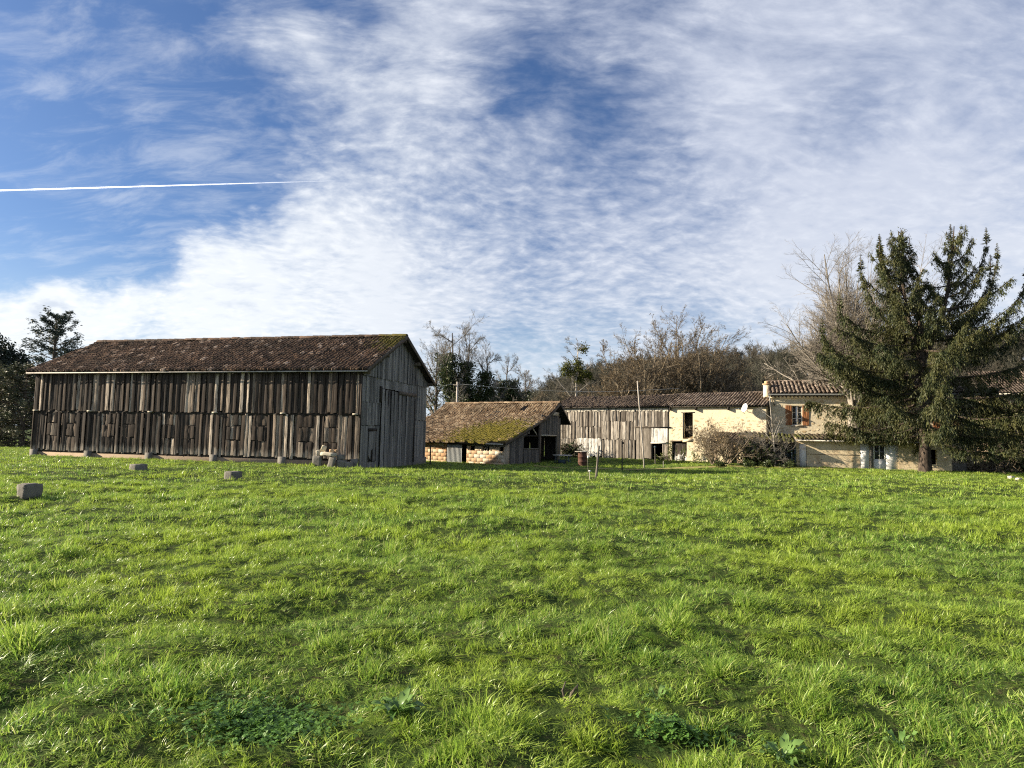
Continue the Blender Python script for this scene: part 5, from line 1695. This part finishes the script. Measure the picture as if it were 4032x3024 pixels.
# rusty barrel
bz = tzf(4.6, 41.9)
barrel = thing('oil_barrel', 'rusty brown oil barrel with pale rim beside the shed', 'barrel', (4.6, 41.9, bz))
barrel.scale = (1.12, 1.12, 1.12)
pr = [(.26, 0), (.265, .02), (.25, .05), (.25, .25), (.268, .27), (.268, .29), (.25, .31), (.25, .52), (.268, .54), (.268, .56), (.25, .58), (.25, .80), (.262, .82), (.262, .84), (.24, .84), (.235, .82), (0.0, .82)]
ns = 24
V = [(r_ * math.cos(2 * math.pi * j / ns), r_ * math.sin(2 * math.pi * j / ns), z - .03) for r_, z in pr for j in range(ns)]
F = [(i * ns + j, i * ns + (j + 1) % ns, (i + 1) * ns + (j + 1) % ns, (i + 1) * ns + j) for i in range(len(pr) - 1) for j in range(ns)]
ob('drum', np_mesh('drum', V, np.array(F), M['rust']), barrel)
a_ = np.linspace(0, 2 * np.pi, 25)
MB().tube(np.stack([.262 * np.cos(a_), .262 * np.sin(a_), np.full(25, .82)], 1), .014, 5, cap=False).build('rim', M['fascia'], barrel)
MB().box(-.42, .30, -.2, .25, .825, .84).build('lid_board', M['pale_board'], barrel)

# small table
tb = thing('trestle_table', 'small pale topped table standing by the shed doorway', 'table', (3.62, 45.5, tzf(3.62, 45.5)), -.3)
MB().box(-.62, .62, -.35, .35, .52, .60).build('table_top', M['fascia'], tb)
for x in (-.5, .5):
    for y in (-.26, .26):
        MB().tube([(x * 1.0, y, -.1), (x * .9, y * .9, .53)], .03, 6).build('leg', M['slate_blue'], tb)
MB().box(-.46, .46, -.03, .03, .2, .26).build('stretcher', M['slate_blue'], tb)
MB().box(-.3, .2, -.2, .2, .0, .22).build('under_box', M['slate_blue'], tb)


def post(name, label, cat, x, y, h, lean, r, mat, group=None, extra=None):
    t = thing(name, label, cat, (x, y, tzf(x, y)), 0, group)
    k = 5
    s = np.linspace(0, 1, k)
    pts = np.stack([lean * s + .01 * np.sin(s * 5), .02 * s, -.3 + (h + .3) * s], 1)
    MB().tube(pts, np.linspace(r, r * .8, k), 8).build('shaft', M[mat], t)
    if extra:
        extra(t)
    return t


post('wooden_post', 'thick grey wooden post leaning right, foremost of the yard posts', 'post', 3.5, 27.03, 1.32, .16, .05, 'post_wood', 'posts in the yard')
post('wooden_post', 'thin dark upright stake with a small bracket near its top', 'post', 6.29, 36.94, 1.68, 0.0, .036, 'dark_wood', 'posts in the yard', lambda t: MB().box(.02, .10, -.02, .02, 1.52, 1.64).build('bracket', M['dark_wood'], t))
post('tall_pole', 'tall pale pole leaning left in front of the boarded barn', 'pole', 8.48, 41.4, 5.5, -.47, .047, 'bark_white')
post('wooden_post', 'grey capped post in front of the dark low doorway', 'post', 9.94, 45.0, 1.25, 0, .034, 'post_wood', 'posts in the yard', lambda t: MB().box(-.07, .05, -.045, .045, 1.16, 1.3).build('cap', M['slate_blue'], t))
post('marker_rod', 'thin rod with a small white knob beside the leaning post', 'marker', 3.27, 27.6, .78, 0, .012, 'post_wood', None, lambda t: MB().tube([(0, .02, .76), (0, .02, .86)], .032, 8).build('knob', M['white_paint'], t))
post('short_stake', 'short pale stake with white top in the grass near the leaning post', 'stake', 3.2, 26.4, .34, 0, .016, 'pale_board', None, lambda t: MB().tube([(0, .02, .32), (0, .02, .37)], .045, 8).build('cap', M['white_paint'], t))
post('fence_post', 'dark fence post against the right hand barn corner', 'post', -4.83, 39.3, 1.2, .02, .045, 'dark_wood', 'old fence posts')
post('fence_post', 'thin dark fence post beyond the far left barn corner', 'post', -34.9, 47.6, 1.05, 0, .04, 'dark_wood', 'old fence posts')
post('short_stake', 'small pale stub in the yard before the low barn doorway', 'stake', 9.7, 41.6, .42, .02, .02, 'pale_board')

# utility pole and wires
up = thing('utility_pole', 'thin pale utility pole above the shed roof', 'utility pole', (-5.05, 60, 0))
MB().tube([(0, 0, -.5), (0, 0, 6.5)], [.11, .075], 8).build('shaft', M['bark_white'], up)
MB().box(-.4, .4, -.04, .04, 6.15, 6.25).build('cross_arm', M['post_wood'], up)
for a, b, lab in (((-5.3, 60, 6.3), (-20, 58, 5.2), 'sagging overhead wire running from the utility pole behind the big barn'), ((-4.8, 60, 6.3), (16.5, 64, 6.6), 'sagging overhead wire running from the utility pole over the boarded barn')):
    s = np.linspace(0, 1, 20)[:, None]
    p = np.array(a) * (1 - s) + np.array(b) * s
    p[:, 2] -= .5 * np.sin(s[:, 0] * np.pi)
    tag(MB().tube(p, .014, 4).build('overhead_wire', M['zinc']), lab, 'wire')

# shrubs against the stone barn
bare_tree('bare_shrub', 'wide brown leafless shrub in front of the stone barn wall', 'shrub', (14.2, 43.1, 0), 4.7, 130, .05, (15, .02, .35), (36, 12), .05, .74, 7, 6, 3, ('bark_brown', 'twig_pale'), trunk_to=.3, twig_r=.0055, leaves=500)
bare_tree('bare_shrub', 'second brown leafless shrub pressed against the wide one', 'shrub', (13.4, 43.6, 0), 3.6, 131, .045, (13, .02, .35), (40, 12), .05, .82, 8, 6, 4, ('bark_brown', 'twig_pale'), trunk_to=.3, twig_r=.0055, leaves=300)
bare_tree('tangled_shrub', 'tangled shrub with dark ivy before the lean-to roof', 'shrub', (15.5, 43.0, 0), 3.2, 132, .06, (13, .05, .5), (38, 12), -.01, .75, 7, 6, 4, ('bark', 'bark_grey'), trunk_to=.35, twig_r=.0055, ivy=420)
bare_tree('tangled_shrub', 'tangled bare shrub with arching stems beside the open store', 'shrub', (16.5, 42.7, 0), 3.0, 133, .06, (12, .05, .5), (52, 16), -.01, .8, 7, 6, 4, ('bark', 'bark_grey'), trunk_to=.35, twig_r=.0055, ivy=240)
bare_tree('bare_sapling', 'slender pale sapling rising out of the tangled shrubs', 'tree', (17.05, 42.2, 0), 4.2, 134, .05, (8, .35, .95), (36, 10), .04, .34, 5, 4, 3, ('bark_white', 'bark_grey'), lean=(-.3, 0), twig_r=.005)
bare_tree('bare_shrub', 'dark leafless bush at the left end of the boarded barn', 'shrub', (4.9, 53.2, 0), 1.9, 135, .04, (12, .02, .35), (42, 12), .02, .8, 7, 6, 4, ('bark', 'bark'), trunk_to=.3, twig_r=.006, ivy=500)
bare_tree('bare_shrub', 'thin leafless stems by the yellow wall under the spruce', 'shrub', (27.2, 41.6, 0), 2.6, 136, .045, (9, .05, .5), (24, 10), .05, .8, 5, 4, 3, ('bark', 'bark_grey'), trunk_to=.35, twig_r=.006)
# dead branch heap under the spruce
bare_tree('branch_heap', 'heap of dead branches lying under the right side of the spruce', 'branch heap', (29.6, 40.2, 0), 1.7, 137, .07, (18, .0, .5), (72, 14), -.05, 1.3, 7, 6, 3, ('bark', 'bark_brown'), trunk_to=.3, twig_r=.006)
bare_tree('branch_heap', 'second heap of dead branches behind the concrete trough', 'branch heap', (31.5, 40.6, 0), 1.9, 138, .07, (18, .0, .5), (68, 14), -.05, 1.2, 7, 6, 3, ('bark', 'bark_brown'), trunk_to=.3, twig_r=.006, ivy=300)
conifer('young_spruce', 'low dark spruce bough thicket at the right under the big spruce', (33.0, 38.6, 0), 4.4, 139, 'spruce', .25, [(0, 2.6), (.5, 2.2), (1, .6)], (-8, 30), 1.5, (.16, .34), .6, 'bark_spruce', step=.3, clump=8)
conifer('young_spruce', 'second low dark spruce thicket at the meadow edge', (31.2, 42.5, 0), 5.2, 140, 'spruce', .25, [(0, 2.8), (.5, 2.2), (1, .6)], (-8, 30), 1.5, (.16, .34), .6, 'bark_spruce', step=.3, clump=8)
tag(rough_block('trough', 'concrete', .95, .5, .55, 260, loc=(27.75, 40.75, -.08), rot=-.2), 'grey concrete trough block under the spruce', 'trough')
MB_ = None
for i, (x, y, h, lab) in enumerate(((24.6, 32.2, .16, 'small white stone in the shade at the meadow edge'), (24.2, 31.2, .12, 'flat white stone just in front of the shaded meadow edge'))):
    tag(rough_block('white_stone', 'pale_stone', .26, .2, h, 270 + i, loc=(x, y, tzf(x, y)), rot=.4, rag=.04), lab, 'stone', 'white stones in the grass')
# two thin pale trunks right of the spruce
for i, (x, y, h, lab) in enumerate(((26.6, 42.0, 7.0, 'dark thin trunk just right of the spruce stem'), (27.15, 42.6, 7.5, 'pale thin trunk between the spruce and the yellow wall'))):
    bare_tree('thin_tree', lab, 'tree', (x, y, 0), h, 150 + i, .13, (7, .5, .95), (34, 10), .05, .3, 5, 5, 3, ('bark' if i == 0 else 'bark_white', 'bark_grey'), twig_r=.006, group='thin trunks by the spruce')


def weed(name, label, x, y, h, seed, n=7, mat='weed', leaf=.16):
    rg = np.random.default_rng(seed)
    t = thing(name, label, 'plant', (x, y, tzf(x, y)), 0, 'weeds along the stone barn')
    k = 6
    P = np.zeros((n, k, 3))
    b = rg.normal(0, .12, (n, 2))
    d = rg.normal(0, .16, (n, 2))
    s = np.linspace(0, 1, k)
    hh = h * rg.uniform(.6, 1.1, n)
    P[:, :, 0] = b[:, :1] + d[:, :1] * s ** 1.5
    P[:, :, 1] = b[:, 1:] + d[:, 1:] * s ** 1.5
    P[:, :, 2] = hh[:, None] * s - .05
    ob('stem', branch_mesh([(P, np.full((n, k), .009), 4)], M['weed'], 'stem'), t)
    Pt = along(P, n * 26, .05, rg)
    ob('leaves', leaf_quads(Pt, rg.uniform(leaf * .5, leaf, len(Pt)), M[mat], 'leaves', rg, aspect=.5), t)


for i, (x, y, h, lab) in enumerate(((11.9, 48.9, 1.5, 'tall green weeds beside the low barn door'), (12.6, 47.9, 1.1, 'arching weeds right of the low barn door'), (13.3, 46.6, 1.0, 'bright weeds at the foot of the cream wall'),
                                    (14.0, 45.6, .9, 'weeds between the cream wall and the wide shrub'), (11.3, 49.2, .6, 'low weeds at the sill of the low barn door'))):
    weed('tall_weed', lab, x, y, h, 300 + i)
for i, (x, y, lab) in enumerate(((14.6, 40.6, 'low dark green leafy clump under the wide shrub'), (15.9, 40.4, 'low dark green leafy clump before the tangled shrub'), (13.2, 41.0, 'low leafy clump left of the wide shrub'), (17.3, 40.5, 'low leafy clump at the foot of the pale sapling'))):
    weed('leafy_clump', lab, x, y, .45, 320 + i, 12, 'ivy', .2)

# ------------------------------------------------------------------ near plants
def dock(label, x, y, seed, n, L, name='dock_plant'):
    rg = np.random.default_rng(seed)
    t = thing(name, label, 'plant', (x, y, tzf(x, y) + .015), 0, 'broad leaved plants in the meadow')
    for i in range(n):
        l = L * rg.uniform(.6, 1.1)
        w = l * rg.uniform(.24, .36)
        k = 7
        V = []
        el = R(rg.uniform(28, 72))
        bend = R(rg.uniform(40, 90))
        px2, pz2 = 0.02, 0.0
        for j in range(k):
            s = j / (k - 1)
            ww = w * .5 * (0.12 if s < .15 else math.sin(math.pi * min(1, (s - .12) * 1.08 + .08)) ** .8) if 0 < j < k - 1 else .004
            e = el - bend * s
            ru = .012 * math.sin(j * 2.1 + i)
            V += [(px2, -ww, pz2 + ww * .35 + ru), (px2, 0, pz2), (px2, ww, pz2 + ww * .35 - ru)]
            px2 += math.cos(e) * l / (k - 1)
            pz2 += math.sin(e) * l / (k - 1)
        F = []
        for j in range(k - 1):
            for q_ in (0, 1):
                a = j * 3 + q_
                F.append((a, a + 3, a + 4, a + 1))
        ob('leaf', np_mesh('leaf', V, np.array(F), M['dock'], True), t, (0, 0, 0), (0, 0, 2.4 * i + rg.normal(0, .3)))


dock('broad leaved dock plant with pale ribbed leaves in the near grass', -.66, 4.12, 1, 24, .17)
dock('broad leaved dock plant at the near right bottom of the meadow', 1.55, 3.78, 2, 18, .15)
dock('small dock plant with curled leaves right of the bare patch', 1.02, 4.55, 3, 8, .12)
dock('small broad leaved weed low in the grass to the far right', 2.3, 3.95, 4, 8, .12)
dock('low dock rosette in the grass before the spruce', 20.6, 33.0, 5, 9, .3)
# dead root stub
rt = thing('root_stub', 'twisted brown dead root sticking out of the bare patch', 'root', (.43, 4.5, tzf(.43, 4.5)))
MB().tube([(0, 0, -.05), (.01, .0, .05), (.05, .01, .10), (.045, .0, .04), (.09, -.02, .0)], [.014, .012, .010, .008, .005], 7).build('root', M['beam'], rt)
MB().tube([(-.02, 0, -.05), (-.05, .02, .06), (-.03, .02, .12)], [.010, .008, .004], 6).build('root', M['beam'], rt)

# ------------------------------------------------------------------ meadow grass
def tuft_mesh(seed, nb, h, spread, wid, lean, curl, seg=3):
    rg = np.random.default_rng(seed)
    V, F = [], []
    for _ in range(nb):
        az = rg.uniform(0, 2 * np.pi)
        r0 = spread * rg.uniform(0, 1) ** .5
        b = np.array([math.cos(az) * r0, math.sin(az) * r0, -.02])
        da = az + rg.normal(0, .8)
        e = R(90) - abs(rg.normal(0, 1)) * lean - .08
        l = h * rg.uniform(.45, 1.15)
        c_ = curl * rg.uniform(.3, 1.3)
        wv = wid * rg.uniform(.7, 1.25)
        sd = np.array([-math.sin(da + rg.normal(0, .6)), math.cos(da), 0])
        base = len(V)
        p = b.copy()
        for j in range(seg + 1):
            s = j / seg
            w = wv * (1 - s) ** .7 * .5
            if j < seg:
                V.append(p - sd * w)
                V.append(p + sd * w)
            else:
                V.append(p)
            ee = e - c_ * s
            p = p + np.array([math.cos(da) * math.cos(ee), math.sin(da) * math.cos(ee), math.sin(ee)]) * l / seg
        for j in range(seg - 1):
            a = base + 2 * j
            F.append((a, a + 1, a + 3, a + 2))
        a = base + 2 * (seg - 1)
        F.append((a, a + 1, a + 2, a + 2))
    F = np.array(F)
    tri = F[:, 2] == F[:, 3]
    return np_mesh('grass_tuft', np.array(V), [F[~tri], F[tri][:, :3]], M['grass'])


near_t = [tuft_mesh(400 + i, 26, .122, .07, .0080, .6, 1.6) for i in range(6)]
mid_t = [tuft_mesh(420 + i, 22, .14, .11, .013, .55, 1.4, 2) for i in range(5)]
far_t = [tuft_mesh(440 + i, 16, .12, .16, .022, .5, 1.2, 2) for i in range(4)]

rgg = np.random.default_rng(99)
CS = .34
_jx, _jy, _jh, _jd = (rgg.random((512, 512)) for _ in range(4))


def clumps(x, y, CS=CS):
    """distance to, direction from and vigour of the nearest grass clump"""
    i, j = np.floor(x / CS).astype(int), np.floor(y / CS).astype(int)
    best = np.full(x.shape, 9.0)
    bx, by, bh = np.zeros_like(x), np.zeros_like(x), np.zeros_like(x)
    for a in (-1, 0, 1):
        for b in (-1, 0, 1):
            ii, jj = (i + a) % 512, (j + b) % 512
            cx, cy = (i + a + _jx[ii, jj]) * CS, (j + b + _jy[ii, jj]) * CS
            d = np.hypot(x - cx, y - cy)
            m = d < best
            best = np.where(m, d, best)
            bx, by, bh = np.where(m, cx, bx), np.where(m, cy, by), np.where(m, _jh[ii, jj], bh)
    return best, x - bx, y - by, bh


def inside(o, x, y, x0, x1, y0, y1):
    m = np.array(placed(o).inverted())
    lx = m[0, 0] * x + m[0, 1] * y + m[0, 3]
    ly = m[1, 0] * x + m[1, 1] * y + m[1, 3]
    return (lx > x0) & (lx < x1) & (ly > y0) & (ly < y1)


def bare(x, y):
    """worn spots where the soil shows"""
    b = np.zeros_like(x)
    for px2, py2, r in ((.44, 4.6, .20), (.9, 3.86, .18), (-1.25, 3.75, .16), (.62, 4.05, .14), (1.7, 4.2, .14), (-.15, 4.75, .16), (2.2, 5.1, .15), (-2.2, 5.2, .12)):
        b = np.maximum(b, np.clip(1.3 - np.hypot(x - px2, y - py2) / r, 0, 1))
    return b


def field(lo, hi, dens, hs, seedv, wmax=.98):
    area = wmax * (hi * hi - lo * lo)
    n = int(area * dens)
    y = np.sqrt(rgg.uniform(lo * lo, hi * hi, n))
    x = rgg.uniform(-wmax, wmax, n) * y
    return x, y


P_, R_, S_, I_ = [], [], [], []
for lo, hi, dens, hs, base, cnt in ((2.6, 6.0, 300, 1.0, 0, 6), (6.0, 10.5, 200, 1.0, 0, 6), (10.5, 21, 85, 1.05, 6, 5), (21, 50, 26, 1.05, 11, 4), (50, 75, 3, 1.3, 11, 4)):
    x, y = field(lo, hi, dens, hs, 0)
    d, dx, dy, bh = clumps(x, y)
    b = bare(x, y)
    big = vn(x / 2.3 + 31, y / 2.0 + 7) + .6 * vn(x / .9 + 3, y / .9)
    vig = np.clip(.88 + 1.15 * (bh - .5) + .75 * big, .45, 1.9)
    fall = np.clip(1.3 - (d / (CS * .56)) ** 2 * .98, .28, 1.3)
    d2, _, _, bh2 = clumps(x + 7.3, y + 2.1, .95)
    big_tuft = np.clip((bh2 - .35) * 1.6, 0, 1) * np.exp(-(d2 / .27) ** 2)
    h = vig * fall * hs * (.80 + 1.45 * big_tuft)
    # grazed shorter away from the viewer and towards the yard
    h *= np.interp(y, [3, 7, 14, 26, 40], [1.05, 1.0, .85, .80, .62])
    keep = rgg.random(len(x)) > b * .7
    keep &= ~inside(barn, x, y, -20.7, .1, -.02, 8.7) & ~inside(shed, x, y, -8.8, .1, 0.0, 7.2) & ~inside(tim, x, y, -17, .1, 0, 6.2) & ~inside(house, x, y, -1.5, 12.6, EY - .05, 7)
    tx, ty = np.interp(x, tcx, tcy), np.interp(x, tcx, tw)
    on = (np.abs(y - tx) < ty * 1.0) & (x > 1.5) & (x < 20)
    keep &= ~(on & (rgg.random(len(x)) < .8))
    # clover patches keep only some grass
    cpd = np.minimum(np.hypot((x + 1.45) / .55, (y - 4.05) / .36), np.hypot((x - 1.0) / .30, (y - 4.0) / .18)) + .5 * vn(x / .16, y / .16)
    keep &= ~((cpd < 1) & (rgg.random(len(x)) < .5))
    x, y, d, dx, dy, h = (v[keep] for v in (x, y, d, dx, dy, h))
    tiltm = np.clip(d / (CS * .5), 0, 1) * .55
    dl_ = np.hypot(dx, dy) + 1e-6
    ux, uy = dx / dl_ * tiltm + rgg.normal(.10, .16, len(x)), dy / dl_ * tiltm + rgg.normal(-.02, .16, len(x))
    P_.append(np.stack([x, y, tz(x, y)], 1))
    R_.append(np.stack([-uy, ux, rgg.uniform(0, .0001, len(x))], 1))
    s = h * rgg.uniform(.8, 1.2, len(x))
    wd = rgg.uniform(.85, 1.2, len(x)) * np.sqrt(np.clip(s, .5, 1.6))
    S_.append(np.stack([wd, wd, s], 1))
    I_.append(base + rgg.integers(0, cnt, len(x)))
P_, R_, S_, I_ = map(np.concatenate, (P_, R_, S_, I_))
tag(gn_scatter('grass', near_t + mid_t + far_t, P_, R_, S_, I_), 'long uneven tufted meadow grass', 'grass', kind='stuff')

# clover patches
def clover_patch(name, cx, cy, ax, ay, n, seed, lab):
    rg = np.random.default_rng(seed)
    a, r = rg.uniform(0, 2 * np.pi, n), np.abs(rg.normal(0, .5, n))
    x, y = cx + np.cos(a) * r * ax, cy + np.sin(a) * r * ay
    z = tz(x, y) + rg.uniform(.02, .085, n) * (1.1 - r * .5)
    V, F = [], []
    q = 0
    for i in range(n):
        s = rg.uniform(.010, .017)
        tl = rg.normal(0, .35, 2)
        for k in range(3):
            t = 2 * np.pi * k / 3 + a[i]
            u, w = np.array([math.cos(t), math.sin(t), 0]), np.array([-math.sin(t), math.cos(t), 0])
            p0 = np.array([x[i], y[i], z[i]])
            for c_ in (p0, p0 + u * s * .7 + w * s * .6, p0 + u * s * 1.35, p0 + u * s * .7 - w * s * .6):
                dv = c_ - p0
                V.append(c_ + [0, 0, dv[0] * tl[0] + dv[1] * tl[1] + s * .1])
            F.append((q, q + 3, q + 2, q + 1))
            q += 4
    tag(ob(name, np_mesh(name, np.array(V), np.array(F), M['clover'])), lab, 'clover', kind='stuff')


clover_patch('clover', -1.45, 4.05, .60, .38, 2600, 1, 'dark clover patch in the near left grass')
clover_patch('clover', 1.0, 4.0, .34, .2, 650, 2, 'small clover patch in the near right grass')

# vapour trail high in the sky
a_, b_, e_ = pix_dir(-2500, 782), pix_dir(-5, 750), pix_dir(1420, 709)
D0 = 9000.0  # distance of the trail
o_ = Vector((0, 0, EYE))
pa, pb = o_ + b_ * D0, o_ + e_ * D0
dirv = (pb - pa)
N_ = 60
s = np.linspace(-.35, 1, N_)
pts = np.array([tuple(pa + dirv * t) for t in s])
rad = 9.0 * np.interp(s, [-.35, 0, .5, 1], [1.0, 1.0, .9, .5])
V, F = tubes(pts[None], rad[None], 8)
m_, n_ = material('vapour')
p_ = n_.add('ShaderNodeNewGeometry').outputs['Position']
d_ = n_.vmath('DISTANCE', p_, tuple(pa))
fade = n_.smooth(d_, dirv.length * 1.0, dirv.length * .15, 0.0, .5)
nz = n_.noise(p_, .006, 4, .6)
fade = n_.math('MULTIPLY', fade, n_.smooth(nz, .25, .55, .45, 1.0))
fc_ = n_.math('ABSOLUTE', n_.vmath('DOT_PRODUCT', n_.add('ShaderNodeNewGeometry').outputs['Normal'], n_.add('ShaderNodeNewGeometry').outputs['Incoming']))
fade = n_.math('MULTIPLY', fade, n_.smooth(fc_, 0.05, 0.95))
em = n_.add('ShaderNodeBsdfDiffuse', {0: (.95, .95, .95, 1)})
tl_ = n_.add('ShaderNodeBsdfTranslucent', {0: (.95, .95, .95, 1)})
mx = n_.add('ShaderNodeAddShader', {0: em.outputs[0], 1: tl_.outputs[0]})
tr = n_.add('ShaderNodeBsdfTransparent')
x_ = n_.add('ShaderNodeMixShader', {0: fade, 1: tr.outputs[0], 2: mx.outputs[0]})
n_.add('ShaderNodeOutputMaterial', {0: x_.outputs[0]})
tag(ob('vapour_trail', np_mesh('vapour_trail', V, F, m_, True)), 'thin straight white aircraft vapour trail across the blue sky', 'vapour trail')
